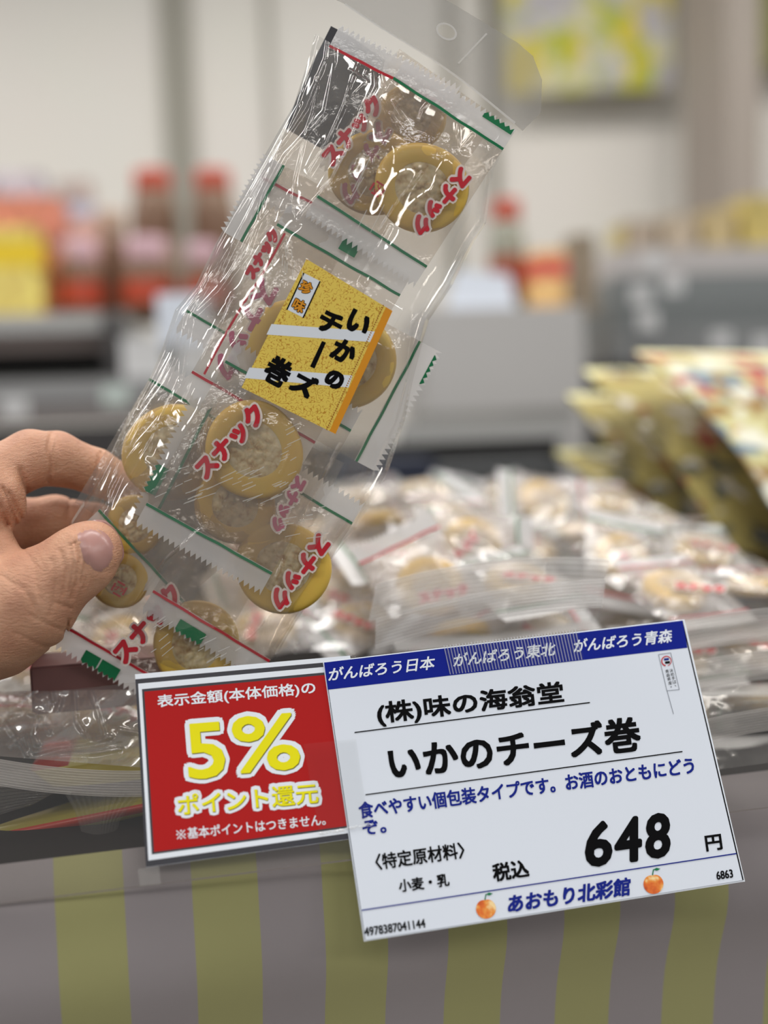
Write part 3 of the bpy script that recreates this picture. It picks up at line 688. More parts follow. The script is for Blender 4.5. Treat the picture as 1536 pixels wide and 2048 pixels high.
# yellow label
m, nt, N, L, b = newmat('label_print')
tc=N.new('ShaderNodeTexCoord'); n=N.new('ShaderNodeTexNoise'); n.inputs['Scale'].default_value=780; n.inputs['Detail'].default_value=0.5
L.new(tc.outputs['Object'],n.inputs['Vector'])
s1=N.new('ShaderNodeMath'); s1.operation='SUBTRACT'; s1.inputs[1].default_value=.5; L.new(n.outputs['Fac'],s1.inputs[0])
ab=N.new('ShaderNodeMath'); ab.operation='ABSOLUTE'; L.new(s1.outputs[0],ab.inputs[0])
lt=N.new('ShaderNodeMath'); lt.operation='LESS_THAN'; lt.inputs[1].default_value=.035; L.new(ab.outputs[0],lt.inputs[0])
nb_=N.new('ShaderNodeTexNoise'); nb_.inputs['Scale'].default_value=1500; L.new(tc.outputs['Object'],nb_.inputs['Vector'])
g2=N.new('ShaderNodeMath'); g2.operation='GREATER_THAN'; g2.inputs[1].default_value=.46; L.new(nb_.outputs['Fac'],g2.inputs[0])
mu=N.new('ShaderNodeMath'); mu.operation='MULTIPLY'; L.new(lt.outputs[0],mu.inputs[0]); L.new(g2.outputs[0],mu.inputs[1])
mx=N.new('ShaderNodeMix'); mx.data_type='RGBA'; L.new(mu.outputs[0],mx.inputs[0]); mx.inputs[6].default_value=srgb(238,208,88); mx.inputs[7].default_value=srgb(196,140,28)
L.new(mx.outputs[2],b.inputs['Base Color']); b.inputs['Roughness'].default_value=.5
M['label']=m
v,f=prism([BP.p(x,y,.0182) for x,y in lab],[BP.p(x,y,.0179) for x,y in lab])
lb=mesh('label',v,f,M['label'],hb)
z=.01826
flat('white_band',BP,[(543,648),(751,663),(743,684),(533,669)],z,M['ink_white'],lb)
flat('white_band',BP,[(499,735),(705,751),(697,775),(489,756)],z,M['ink_white'],lb)
flat('orange_edge',BP,[(772,614.2),(785,622),(671,868),(659,862)],z+.00004,M['ink_orange'],lb)
sv=[];Fc=[]
for k in range(60):
    s=k/59; c=np.array((766,611))*(1-s)+np.array((653,859))*s; o_=len(sv); d_=np.array([-.42,.91])
    for q in (c-d_*1.6+np.array([-1.2,0]),c-d_*1.6+np.array([1,0]),c+d_*1.0+np.array([2.2,1]),c+d_*1.0+np.array([-.6,0])): sv.append(BP.p(q[0],q[1],z+.00002))
    Fc.append((o_,o_+1,o_+2,o_+3))
mesh('serrated_print',sv,Fc,M['ink_brown'],lb)
flat('white_box',BP,[(608,546),(640,562),(606,635),(574,619)],z,M['ink_white'],lb)
for q in ([(606.5,545),(609,546.5),(575,620),(572.5,619)],[(639,562),(641.5,563),(607.5,636),(605,635)]): flat('box_rule',BP,q,z+.00003,M['ink_black'],lb)
for ch,c in (('珍',(612,575)),('味',(598,611))):
    o=char_at('lettering_outline',BP,ch,c,27,25,25,M['ink_black'],lb,z+.00004,bold=.8,grow=1.4)
    char_at('lettering',BP,ch,c,27,25,25,M['ink_orange'],lb,z+.00008,bold=.8)
for ch,c,w_,h_ in (('い',(717,646),46,44),('か',(688,703),48,46),('の',(669,759),37,36),('チ',(661,646),48,46),('ズ',(608,769),50,46),('巻',(556,743),52,58)):
    char_at('lettering',BP,ch,c,28,w_,h_,M['ink_black'],lb,z+.00005,bold=2.4)
flat('lettering',BP,[(644,682),(652,685),(629,737),(620,733)],z+.00005,M['ink_black'],lb)

# ================================================================== HAND (signed distance field -> surface nets)
SC=BP.d/F*1000.0                                                  # mm per measured unit
def J(px,py,z,r): return np.array([px*SC,py*SC,z,r*SC])
def build_hand():
    h=.72
    lo=np.array([-620*SC,830*SC,-62.]); hi=np.array([312*SC,1560*SC,62.])
    n=np.ceil((hi-lo)/h).astype(int)+1
    ax=[lo[i]+h*np.arange(n[i]) for i in range(3)]
    X,Y,Z=np.meshgrid(*ax,indexing='ij'); X=X.astype(np.float32);Y=Y.astype(np.float32);Z=Z.astype(np.float32)
    def cone(a,b):
        v=b[:3]-a[:3]; L2=v@v; k=np.clip(((X-a[0])*v[0]+(Y-a[1])*v[1]+(Z-a[2])*v[2])/L2,0,1)
        return np.sqrt((X-a[0]-k*v[0])**2+(Y-a[1]-k*v[1])**2+(Z-a[2]-k*v[2])**2)-(a[3]+(b[3]-a[3])*k)
    def smin(a,b,k): 
        q=np.clip(.5+.5*(b-a)/k,0,1); return b+(a-b)*q-k*q*(1-q)
    def chain(js,k=2.0):
        d=None
        for a,b in zip(js[:-1],js[1:]): c=cone(a,b); d=c if d is None else smin(d,c,k)
        return d
    index=chain([J(-105,1005,4,72),J(60,918,-10,57),J(112,917,-16,53),J(192,944,-23,45),J(262,980,-25,40),J(288,994,-25,35)],2.5)
    middle=chain([J(-120,1090,-8,66),J(40,1048,-31,50),J(110,1040,-34,48),J(190,1052,-33,44),J(270,1078,-29,37)],2.5)
    ring=chain([J(-130,1190,-14,60),J(0,1170,-42,46),J(60,1172,-44,42),J(100,1190,-34,36)],2.5)
    pinky=chain([J(-140,1290,-16,52),J(-20,1270,-44,40),J(35,1266,-45,36),J(70,1275,-36,30)],2.5)
    thumb=chain([J(-150,1285,4,120),J(-15,1235,12,118),J(58,1200,16,98),J(122,1150,20,70),J(165,1118,20.5,66),J(183,1103,19,56),J(188,1099,18,49)],5)
    palm=smin(chain([J(-105,1005,2,70),J(-120,1090,-8,72),J(-130,1190,-14,72),J(-140,1290,-16,68)],8),chain([J(-110,1020,0,66),J(-280,1270,0,95)],8),8)
    palm=smin(palm,chain([J(-135,1280,-14,70),J(-300,1330,2,90)],8),9)
    arm=chain([J(-250,1300,4,112),J(-420,1380,6,120),J(-700,1500,8,135)],10)
    web=chain([J(-70,1040,4,46),J(-20,1100,8,56)],6); base=chain([J(-80,985,6,72),J(-10,1000,3,60),J(8,1012,1,48)],4)
    d=smin(smin(index,base,4),middle,1.2); d=smin(d,ring,1.2); d=smin(d,pinky,1.2)
    d=smin(d,palm,6); d=smin(d,smin(thumb,web,7),4); d=smin(d,arm,10)
    # creases (only where the surface faces the viewer)
    PXg,PYg=X/SC,Y/SC
    fr=np.clip((Z+24)/10,0,1)
    def crease(poly,dep,wid,zmin=-99):
        dd=segd(PXg,PYg,poly); return 3.0*dep*np.exp(-(dd/(wid*.72))**2)*(Z>zmin)
    for poly,dep,wid,zm in (([(103,868),(95,900),(103,935),(96,962)],.38,5.5,-22),([(114,872),(108,905),(116,940)],.2,4,-22),
        ([(200,905),(194,940),(182,985)],.5,4,-40),([(207,908),(201,945)],.3,3,-40),([(140,1000),(132,1040)],.3,4,-40),
        ([(150,1085),(158,1120),(152,1165),(143,1195)],.45,5,8),([(163,1090),(170,1125),(162,1165)],.35,4,8),([(141,1090),(147,1130),(140,1180)],.35,5,8),([(176,1140),(166,1178)],.3,3,8),
        ([(18,985),(40,1030),(52,1055)],.5,5,-8),([(5,975),(28,1030),(36,1056)],.5,5,-8),([(40,940),(56,985),(57,1030)],.4,7,-8),([(0,1010),(15,1050)],.45,5,-8),
        ([(168,1082),(176,1112),(172,1140)],.3,3,8),([(120,1100),(132,1140),(126,1190)],.3,4,8),([(104,1120),(112,1170),(100,1230)],.22,5,8),([(30,1075),(70,1130),(80,1200)],.2,5,8),([(60,1230),(110,1255),(130,1262)],.25,4,0),([(30,1265),(80,1290),(118,1296)],.25,4,0),([(0,1150),(50,1180),(80,1230)],.18,5,0),([(130,1270),(137,1240)],.5,4,-5),([(110,1205),(142,1216)],.3,4,0)):
        d=d+crease(poly,dep,wid,zm)
    # nail bed: a shallow recess on the thumb's outer face
    nx,ny=200,1092; a=R_(-27); du=((PXg-nx)*math.cos(a)+(PYg-ny)*math.sin(a)); dv=(-(PXg-nx)*math.sin(a)+(PYg-ny)*math.cos(a))
    e=np.sqrt((du/44)**2+(dv/54)**2)
    d=d+(.35*np.exp(-((e-1.0)/.09)**2)*(du<22)+.25*np.clip(1-e,0,1)**.3*0)*(Z>18)
    # surface nets
    s=d<0
    cell=np.zeros(np.array(d.shape)-1,bool); cnt=np.zeros(cell.shape,np.float32); acc=[np.zeros(cell.shape,np.float32) for _ in range(3)]
    sl=lambda o,ax_:slice(o,o+cell.shape[ax_])
    corners=[(i,j,k) for i in (0,1) for j in (0,1) for k in (0,1)]
    for c in corners:
        for axx in range(3):
            if c[axx]==1: continue
            c2=list(c); c2[axx]=1
            d0=d[sl(c[0],0),sl(c[1],1),sl(c[2],2)]; d1=d[sl(c2[0],0),sl(c2[1],1),sl(c2[2],2)]
            x=(d0<0)!=(d1<0); t=np.where(x,d0/np.where(x,d0-d1,1),0)
            cnt+=x
            for q in range(3): acc[q]+=np.where(x,(c[q]+(t if q==axx else 0)),0)
    cell=cnt>0; idx=-np.ones(cell.shape,int); ii=np.argwhere(cell); idx[cell]=np.arange(len(ii))
    V=np.stack([lo[q]+h*(ii[:,q]+acc[q][cell]/cnt[cell]) for q in range(3)],1)
    Fq=[]
    for axx in range(3):
        d0=d; sh=[slice(None)]*3; sh[axx]=slice(0,-1); sh1=[slice(None)]*3; sh1[axx]=slice(1,None)
        a0=s[tuple(sh)]; a1=s[tuple(sh1)]; e_=np.argwhere(a0!=a1); o1,o2=[q for q in range(3) if q!=axx]
        e_=e_[(e_[:,o1]>0)&(e_[:,o2]>0)&(e_[:,o1]<cell.shape[o1])&(e_[:,o2]<cell.shape[o2])]
        def g(a,b): q=e_.copy(); q[:,o1]-=a; q[:,o2]-=b; return idx[q[:,0],q[:,1],q[:,2]]
        quad=np.stack([g(0,0),g(1,0),g(1,1),g(0,1)],1); ins=a0[e_[:,0],e_[:,1],e_[:,2]]
        fl=ins if axx!=1 else ~ins
        quad[fl]=quad[fl][:,::-1]; Fq.append(quad)
    Fq=np.concatenate(Fq); Fq=Fq[(Fq>=0).all(1)]
    # gentle relaxation
    for it in range(2):
        A=np.zeros_like(V);c=np.zeros(len(V))
        for k in range(4):
            np.add.at(A,Fq[:,k],V[Fq[:,(k+1)%4]]);np.add.at(c,Fq[:,k],1); np.add.at(A,Fq[:,(k+1)%4],V[Fq[:,k]]);np.add.at(c,Fq[:,(k+1)%4],1)
        V=V*.5+.5*A/np.maximum(c,1)[:,None]
    return V,Fq
hv_,hf_=build_hand()
# skin
m, nt, N, L, b = newmat('skin')
tc=N.new('ShaderNodeTexCoord'); n=N.new('ShaderNodeTexNoise'); n.inputs['Scale'].default_value=45; n.inputs['Detail'].default_value=5; L.new(tc.outputs['Object'],n.inputs['Vector'])
rp=ramp(N,[(.30,(186,132,106)),(.5,(206,154,124)),(.72,(220,174,144))]); L.new(n.outputs['Fac'],rp.inputs[0]); L.new(rp.outputs[0],b.inputs['Base Color'])
b.inputs['Roughness'].default_value=.52; b.inputs['Subsurface Weight'].default_value=.25; b.inputs['Subsurface Radius'].default_value=(1,.4,.2); b.inputs['Subsurface Scale'].default_value=.0012
mp=N.new('ShaderNodeMapping'); mp.inputs['Rotation'].default_value=(0,R_(-35),0); mp.inputs['Scale'].default_value=(420,420,1500); L.new(tc.outputs['Object'],mp.inputs[0])
n2=N.new('ShaderNodeTexNoise'); n2.inputs['Scale'].default_value=1; n2.inputs['Detail'].default_value=3; n2.inputs['Distortion'].default_value=.4; L.new(mp.outputs[0],n2.inputs['Vector'])
vo=N.new('ShaderNodeTexVoronoi'); vo.inputs['Scale'].default_value=1700; vo.feature='DISTANCE_TO_EDGE'; L.new(tc.outputs['Object'],vo.inputs['Vector'])
ad=N.new('ShaderNodeMath'); ad.operation='MULTIPLY_ADD'; ad.inputs[1].default_value=.5; L.new(vo.outputs['Distance'],ad.inputs[0]); L.new(n2.outputs['Fac'],ad.inputs[2])
bp=N.new('ShaderNodeBump'); bp.inputs['Strength'].default_value=.6; bp.inputs['Distance'].default_value=.0012; L.new(ad.outputs[0],bp.inputs['Height']); L.new(bp.outputs['Normal'],b.inputs['Normal'])
M['skin']=m
M['nail']=plain('nail',(178,134,126),.3,sss=.15,noise_amt=.05,nscale=60)
hand=mesh('hand',[BP.p(x/SC,y/SC,z_/1000) for x,y,z_ in hv_],hf_.tolist(),M['skin'],None,True,loc=BP.p(-150,1350,0))
tag(hand,"person's left hand from the left edge pinching the clear snack bag, thumbnail showing",'hand')
# thumbnail: shell laid on the thumb surface
mfront={}
vv=np.stack([hv_[:,0]/SC,hv_[:,1]/SC,hv_[:,2]],1); vv=vv[(vv[:,2]>12)&(vv[:,0]>120)]
def thumbz(x,y):
    d=(vv[:,0]-x)**2+(vv[:,1]-y)**2; k=np.argsort(d)[:36]; w_=1/(d[k]+30); return float((vv[k,2]*w_).sum()/w_.sum())
V=[];nn=22; a=R_(-27)
for j in range(nn):
    for i in range(nn):
        s,t=-1+2*i/(nn-1),-1+2*j/(nn-1)
        # nail outline: rounded at the root (left), straighter free edge (right)
        x=s*math.sqrt(1-t*t/2*.9); y=t*math.sqrt(1-s*s/2*.9)
        du=43*x; dv=54*y
        px,py=201+du*math.cos(a)-dv*math.sin(a), 1092+du*math.sin(a)+dv*math.cos(a)
        e=max(abs(s),abs(t)); V.append(BP.p(px,py,(thumbz(px,py)+.34*(1-e**6)-.02*e**6)/1000))
mesh('thumbnail',V,grid_faces(nn,nn),M['nail'],hand,True)['label']='pale pink thumbnail'

# ================================================================== BAGS LYING ON THE COUNTER
def ribbed(name, pl, quad, parent, ribs=13, amp=.00035, wave=0.002, seed=0, nu=40, mat='rib', curve=0.0):
    """Heat-sealed strip with fine parallel ribs; quad = measured TL,TR,BR,BL."""
    q=np.array(quad,float); nvv=ribs*5; V=[]
    for j in range(nvv):
        t=j/(nvv-1)
        for i in range(nu):
            s=i/(nu-1); p=(q[0]*(1-s)+q[1]*s)*(1-t)+(q[3]*(1-s)+q[2]*s)*t
            p=p+np.array([0,curve*4*s*(s-1)])
            V.append(pl.p(p[0],p[1],amp*math.sin(t*ribs*2*math.pi)+wave*math.sin(s*5+seed+t)))
    return mesh(name,V,grid_faces(nu,nvv),M[mat],parent,True)
def display_bag(O, yaw, tilt, label, seed, npk=6, length=1150, width=500, spin=0, side=0, thick=.022, seal_front=True, pk_label=None):
    """Clear bag lying on the pile; O = middle of its near edge (world). Packets inside are things of their own."""
    fr=lying(O,yaw,tilt,spin,.0002,side); rnd=random.Random(seed)
    root=thing('snack_bag', O, label, 'snack bag', None)
    nu,nv=36,60; V=[]
    for sgn in (1,-1):
        for j in range(nv):
            for i in range(nu):
                a=-1+2*i/(nu-1); t=j/(nv-1); b=-1+2*t
                e=(1-abs(a)**3)*(1-abs(b)**5)
                nz=.0045*mnoise.fractal(Vector((a*2.2+seed*5,b*4.5,sgn)),1,2,3)+.0022*abs(mnoise.noise(Vector((a*7+seed,b*14,4))))
                V.append(fr.p(a*width/2,-t*length, thick/2+(sgn*thick/2+ (nz if sgn>0 else 0))*e))
    mesh('film',V,grid_faces(nu,nv,flip=True)+grid_faces(nu,nv,off=nu*nv),M['display_film'],root,True)
    if seal_front: ribbed('seal',fr,[(-width/2,0),(width/2,0),(width/2,62),(-width/2,62)],root,ribs=10,seed=seed)
    for k in range(npk):
        row=k//2; x=(-1 if k%2 else 1)*width*.22+rnd.uniform(-20,20); y=-length*(.12+.80*row/max(1,(npk-1)//2+.3))
        sub=Frame(fr.p(x,y,thick*.5+rnd.uniform(-.001,.003)),fr.ex,fr.ey,fr.ez,.0002)
        ta=R_(rnd.choice((12,-14,38,48,-40,8))); ca,sa=math.cos(ta),math.sin(ta)
        sub.ey,sub.ez=fr.ey*ca-fr.ez*sa*1.0, fr.ez*ca+fr.ey*sa
        packet(sub,(0,0),rnd.uniform(-25,25)+rnd.choice((0,90)),235,250,0,pk_label or 'blurred wrapped snack packet inside one of the clear bags lying on the counter',
               'wrapped packets inside bags on the counter',seed*20+k,[(rnd.uniform(-15,15),rnd.uniform(-15,15),82)],
               top=rnd.choice(('ink_green','ink_red')),bot=rnd.choice(('ink_green','ink_red')),texts=[(20,40,rnd.uniform(-60,60),130,.0068,'ink_red')] if k<4 else (),lo=True,puff=.007)
    return root,fr
YD=math.degrees(YAW)
display_bag(P(985,1262,.52),YD,12,'clear bag of wrapped rolls on top of pile behind blue band of price card',21,npk=8)
display_bag(P(1010,1345,.515),YD,6,'clear snack bag lower in the pile directly behind the white price card',22,npk=4,thick=.02)
display_bag(P(640,1340,.56),YD,11,'clear bag of wrapped rolls between the held bag and middle bag on counter',23,npk=8,spin=6)
rb1,_=display_bag(P(1500,1262,.555),YD,12,'clear bag of wrapped rolls at right edge in front of yellow pouches',24,npk=8,spin=-3)
rb2,_=display_bag(P(1490,1375,.53),YD,3,'second clear bag from the top seen through acrylic at right edge',25,npk=4,thick=.018)
rb3,_=display_bag(P(1480,1470,.515),YD,2,'lowest clear bag seen through acrylic rail at right edge',26,npk=4,thick=.016)
display_bag(P(120,1530,.475),YD,9,'glinting clear snack bag behind acrylic rail left of red card',27,npk=6,spin=3)
display_bag(P(800,1160,.80),YD,9,'farthest clear snack bag at the back of the counter pile',28,npk=6)
display_bag(P(1150,1150,.80),YD,9,'clear snack bag at back of pile beside the yellow pouches',29,npk=6,spin=-4)
for rb,d,qd in ((rb1,.476,[(1340,1246),(1640,1208),(1640,1278),(1350,1308)]),(rb2,.468,[(1350,1330),(1640,1292),(1640,1352),(1370,1384)]),(rb3,.456,[(1380,1446),(1640,1404),(1640,1452),(1385,1490)])):
    pr=ViewPlane(d); ribbed('seal',pr,qd,rb,ribs=9,curve=6,seed=d*50,wave=.0012)
    V=[]; dq=np.array([qd[3],qd[2],(qd[2][0],qd[2][1]+60),(qd[3][0],qd[3][1]+56)],float)
    for j in range(8):
        for i in range(20):
            a_,t=i/19,j/7; p=(dq[0]*(1-a_)+dq[1]*a_)*(1-t)+(dq[3]*(1-a_)+dq[2]*a_)*t; V.append(pr.p(p[0],p[1],.0012*math.sin(a_*5+d*50+1)+.004*t))
    mesh('film',V,grid_faces(20,8),M['display_film'],rb,True)
# upright ribbed seals on the middle pile
sb=thing('snack_bag', P(985,1330,.495), 'clear bag end standing up with ribbed seal above blue band of price card', 'snack bag')
pl1=ViewPlane(.474); pl2=ViewPlane(.464)
ribbed('seal',pl1,[(752,1168),(1222,1118),(1190,1215),(738,1242)],sb,ribs=9,curve=22,seed=1,wave=.0015)
s2=thing('snack_bag', P(985,1350,.48), 'nearer clear bag end with long ribbed seal just behind blue band of price card', 'snack bag')
ribbed('seal',pl2,[(752,1238),(1212,1158),(1204,1216),(750,1298)],s2,ribs=9,curve=16,seed=2,wave=.0015)
V=[]; q=np.array([(750,1296),(1204,1212),(1190,1330),(745,1400)],float)
for j in range(8):
    for i in range(20):
        s,t=i/19,j/7; p=(q[0]*(1-s)+q[1]*s)*(1-t)+(q[3]*(1-s)+q[2]*s)*t; V.append(pl2.p(p[0],p[1],.002*math.sin(s*9)*t))
mesh('film',V,grid_faces(20,8),M['display_film'],s2,True)
V=[]; q=np.array([(738,1240),(1190,1213),(1180,1300),(735,1340)],float)
for j in range(8):
    for i in range(20):
        s,t=i/19,j/7; p=(q[0]*(1-s)+q[1]*s)*(1-t)+(q[3]*(1-s)+q[2]*s)*t; V.append(pl1.p(p[0],p[1],.002*math.sin(s*7)*t))
mesh('film',V,grid_faces(20,8),M['display_film'],sb,True)
# printed flat pack under the left bag
M['pouch_print']=None
m, nt, N, L, b = newmat('striped_pouch_print')
uvn=N.new('ShaderNodeUVMap'); sx=N.new('ShaderNodeSeparateXYZ'); L.new(uvn.outputs[0],sx.inputs[0])
rp=ramp(N,[(0,(196,182,70)),(.22,(30,44,110)),(.40,(214,196,90)),(.52,(200,52,44)),(.74,(206,190,90)),(.86,(60,60,58))],'CONSTANT'); L.new(sx.outputs[1],rp.inputs[0]); L.new(rp.outputs[0],b.inputs['Base Color'])
b.inputs['Roughness'].default_value=.25; M['pouch_print']=m
def lowpouch(quad,d,u,label,mat):
    q=np.array(quad,float); pl=ViewPlane(d,-.00002,1600); V=[];UV=[];nu,nv=40,12
    for j in range(nv):
        t=j/(nv-1)
        for i in range(nu):
            s=i/(nu-1); p=(q[0]*(1-s)+q[1]*s)*(1-t)+(q[3]*(1-s)+q[2]*s)*t
            V.append(pl.p(p[0],p[1],.004*math.sin(t*math.pi)+.001*math.sin(s*9))); UV.append((s,t))
    bk=[np.array(v)+eback*.10-np.array([0,0,.016]) for v in V[:nu]]; lo=[np.array(v)+eback*.10-np.array([0,0,.018]) for v in V[:nu]]
    n=len(V); V+=bk+lo; UV+=[(i/(nu-1),0) for i in range(nu)]+[(i/(nu-1),.99) for i in range(nu)]
    Fc=grid_faces(nu,nv)
    for i in range(nu-1): Fc+=[(n+i,n+i+1,i+1,i),(n-nu+i,n-nu+i+1,n+nu+i+1,n+nu+i),(n+nu+i,n+nu+i+1,n+i+1,n+i)]
    o=mesh('printed_pouch',V,Fc,mat,None,True); uvl=o.data.uv_layers.new(name='UVMap')
    for lp in o.data.loops: uvl.data[lp.index].uv=UV[lp.vertex_index]
    return tag(o,label,'pouch')
def uvbands(name,pts,diag):
    m, nt, N, L, b = newmat(name)
    u_=N.new('ShaderNodeUVMap'); sx=N.new('ShaderNodeSeparateXYZ'); L.new(u_.outputs[0],sx.inputs[0])
    ma=N.new('ShaderNodeMath'); ma.operation='MULTIPLY_ADD'; ma.inputs[1].default_value=diag; L.new(sx.outputs[0],ma.inputs[0]); L.new(sx.outputs[1],ma.inputs[2])
    rp=ramp(N,pts,'CONSTANT'); L.new(ma.outputs[0],rp.inputs[0]); L.new(rp.outputs[0],b.inputs['Base Color']); b.inputs['Roughness'].default_value=.25
    return m
lowpouch([(60,1538),(345,1512),(345,1600),(120,1584)],.448,0,'yellow and blue printed pouch peeking out under the glinting bag',uvbands('yellow_blue_print',[(0,(186,44,40)),(.09,(214,204,120)),(.14,(176,160,52)),(.72,(214,204,120)),(.78,(36,46,104))],.35))
lowpouch([(-80,1668),(330,1588),(330,1622),(-80,1712)],.436,0,'red and yellow printed pouch lowest above the black counter edge',uvbands('red_yellow_print',[(0,(150,140,60)),(.3,(176,58,44)),(.8,(190,176,80))],.0))
b6=thing('snack_bag',P(150,1690,.428),'crumpled clear bag end with curling ribbed seal above black counter edge','snack bag')
pq=ViewPlane(.428,-.00001,1600)
ribbed('seal',pq,[(-60,1580),(135,1572),(60,1612),(-60,1655)],b6,ribs=8,curve=4,seed=4,mat='rib_dark')
L1=np.array([(128,1585),(148,1620),(162,1660),(163,1690),(143,1706)],float); L2=np.array([(285,1592),(262,1612),(240,1640),(232,1668),(228,1690)],float)
V=[]
for j in range(30):
    t=j/29*4; k=min(3,int(t)); fr_=t-k; a=L1[k]*(1-fr_)+L1[k+1]*fr_; b_=L2[k]*(1-fr_)+L2[k+1]*fr_
    for i in range(60):
        q=i/59; p=a*(1-q)+b_*q; V.append(pq.p(p[0],p[1]-6*math.sin(q*math.pi),.004*math.sin(q*math.pi)+.00025*math.sin(q*75)))
mesh('curled_seal',V,grid_faces(60,30),M['rib_dark'],b6,True)
ls_=thing('snack_bag',P(150,1560,.45),'long wavy ribbed seal of the glinting bag left of red card','snack bag')
pq2=ViewPlane(.446,-.00001,1560)
V=[]; q=np.array([(-80,1384),(345,1378),(345,1540),(-80,1506)],float)
gu,gv=240,150
A_,T_=np.meshgrid(np.linspace(0,1,gu),np.linspace(0,1,gv))
GX=(q[0][0]*(1-A_)+q[1][0]*A_)*(1-T_)+(q[3][0]*(1-A_)+q[2][0]*A_)*T_; GY=(q[0][1]*(1-A_)+q[1][1]*A_)*(1-T_)+(q[3][1]*(1-A_)+q[2][1]*A_)*T_
GZ=.024*T_-.006+.0022*np.sin(GX*.05+GY*.03)*np.sin(GY*.045+1)
for c in ([(-20,1480),(0,1455),(45,1398),(90,1362)],[(70,1505),(110,1495),(180,1485),(221,1474)],[(148,1385),(152,1440),(178,1482)],[(182,1385),(197,1430),(210,1475)],[(103,1385),(106,1400)],[(10,1445),(55,1510)],[(60,1425),(90,1432),(85,1445),(98,1465)],[(20,1490),(50,1472),(58,1500)],[(75,1430),(66,1470),(76,1488)],[(115,1420),(122,1400)],[(240,1460),(300,1470)],[(-40,1420),(10,1430),(40,1425)],[(120,1508),(190,1505),(240,1498)]):
    d=segd(GX,GY,c); GZ=GZ+.0022*np.exp(-(d/5)**2)-.0007*np.exp(-(d/16)**2)
V=[pq2.p(GX[j,i],GY[j,i],GZ[j,i]) for j in range(gv) for i in range(gu)]
mesh('film',V,grid_faces(gu,gv),M['display_smooth'],ls_,True)
pq3=ViewPlane(.427,-.00001,1560)
ribbed('seal',pq3,[(-80,1502),(330,1540),(330,1592),(-80,1556)],ls_,ribs=10,curve=-14,seed=6,mat='rib_white')
mb=boxw('gift_box',P(215,1400,.475),(.060,.03,.020),plain('maroon_card',(122,84,82),.6),None,YAW,.001)
tag(mb,'maroon box lying behind the lower end of the held bag','box')

# ================================================================== YELLOW POUCHES AT RIGHT
ypr=blotches('yellow_pouch_print',(194,188,136),[(110,132,146),(150,120,70),(170,70,60),(216,214,196)],scale=22,thr=.565,rough=.6)
ydk=blotches('shaded_pouch_print',(172,158,98),[(120,110,70),(150,70,50),(90,95,90),(216,210,196)],scale=26,thr=.60,rough=.6)  # darker copy of the yellow print: shade on the rear pouches put into colour
def pouch(quad, ds, bulge, mat, label, bow=0.0, thick=.012):
    q=[P(x,y,d) for (x,y),d in zip(quad,ds)]
    n=np.cross(q[1]-q[0],q[3]-q[0]); n/=np.linalg.norm(n)
    if n@(C0-q[0])<0: n=-n
    nu,nv=24,28; V=[]
    root=thing('yellow_pouch', (q[2]+q[3])/2, label, 'pouch', 'yellow printed pouches standing at the right')
    for sgn in (1,-1):
        for j in range(nv):
            for i in range(nu):
                s,t=i/(nu-1),j/(nv-1); e=(1-abs(2*s-1)**4)*(1-abs(2*t-1)**4)
                p=(q[0]*(1-s)+q[1]*s)*(1-t)+(q[3]*(1-s)+q[2]*s)*t
                V.append(p+n*(sgn*thick/2*e*1.4+sgn*.0008+bow*math.sin(t*math.pi)+.002*mnoise.noise(Vector((s*4,t*5,bow*99+len(label))))))
    mesh('body',V,grid_faces(nu,nv,flip=True)+grid_faces(nu,nv,off=nu*nv),mat,root,True)
    V=[]
    for j in range(2):
        for i in range(nu):
            s=i/(nu-1); V.append(q[0]*(1-s)+q[1]*s+n*.0022+(q[3]-q[0])*(.075*j)+n*.001*j)
    mesh('top_seal',V,grid_faces(nu,2,flip=True),M['yseal'],root)
M['yseal']=plain('pouch_top_seal',(224,219,160),.35)
pouch([(1268,706),(1810,716),(1960,1160),(1565,1050)],[.84,.95,.78,.70],.01,ypr,'front yellow pouch of the leaning row, largest and brightest at right',.012)
pouch([(1165,742),(1640,745),(1800,1150),(1455,1100)],[.90,1.0,.84,.75],.01,ydk,'second yellow pouch, directly behind the front yellow pouch',.010)
pouch([(1132,792),(1560,790),(1700,1160),(1390,1160)],[.95,1.05,.9,.80],.01,ydk,'third yellow pouch, its left corner lowest of the upper three',.008)
pouch([(1108,905),(1500,900),(1640,1165),(1330,1130)],[.97,1.07,.9,.82],.01,ydk,'lowest yellow pouch, resting just behind the back snack bags',.008)

# ================================================================== FIXTURES AND GOODS FARTHER AWAY
grey=plain('shelf_grey',(150,150,150),.5,metal=.0); dgrey=plain('shelf_dark',(58,56,56),.6); lgrey=plain('rail_grey',(172,172,170),.4); black=plain('tray_black',(20,20,20),.6); white=plain('white_board',(206,206,206),.6)
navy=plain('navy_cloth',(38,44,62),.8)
# left tiered stand
ls=thing('tiered_shelf',P(60,1000,1.9),'dark grey tiered shelf stand behind the hand, jars and boxes on top','shelf')
def fb(name,x0,y0,x1,y1,d,th,mat,parent,yaw=R_(8)): return face_box(name,x0,y0,x1,y1,d,th,mat,parent,yaw)
ZS=float(P(60,632,1.78)[2])
def by(d,z,px=768): return CY-F*math.tan(math.atan2(z-CAMZ,d)+PITCH)+(CX-px)*math.tan(ROLL)
fb('top_shelf',-420,632,250,668,1.78,.55,lgrey,ls); fb('top_panel',-420,668,210,705,1.80,.5,plain('shelf_brownish',(120,108,104),.6),ls)
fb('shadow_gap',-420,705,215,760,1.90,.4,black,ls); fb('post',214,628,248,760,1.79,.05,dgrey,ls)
for y0,y1,d,m_ in ((762,806,1.62,grey),(812,850,1.55,plain('shelf_mid',(128,122,120),.5)),(856,1010,1.48,dgrey)): fb('step',-420,y0,520,y1,d,.3,m_,ls)
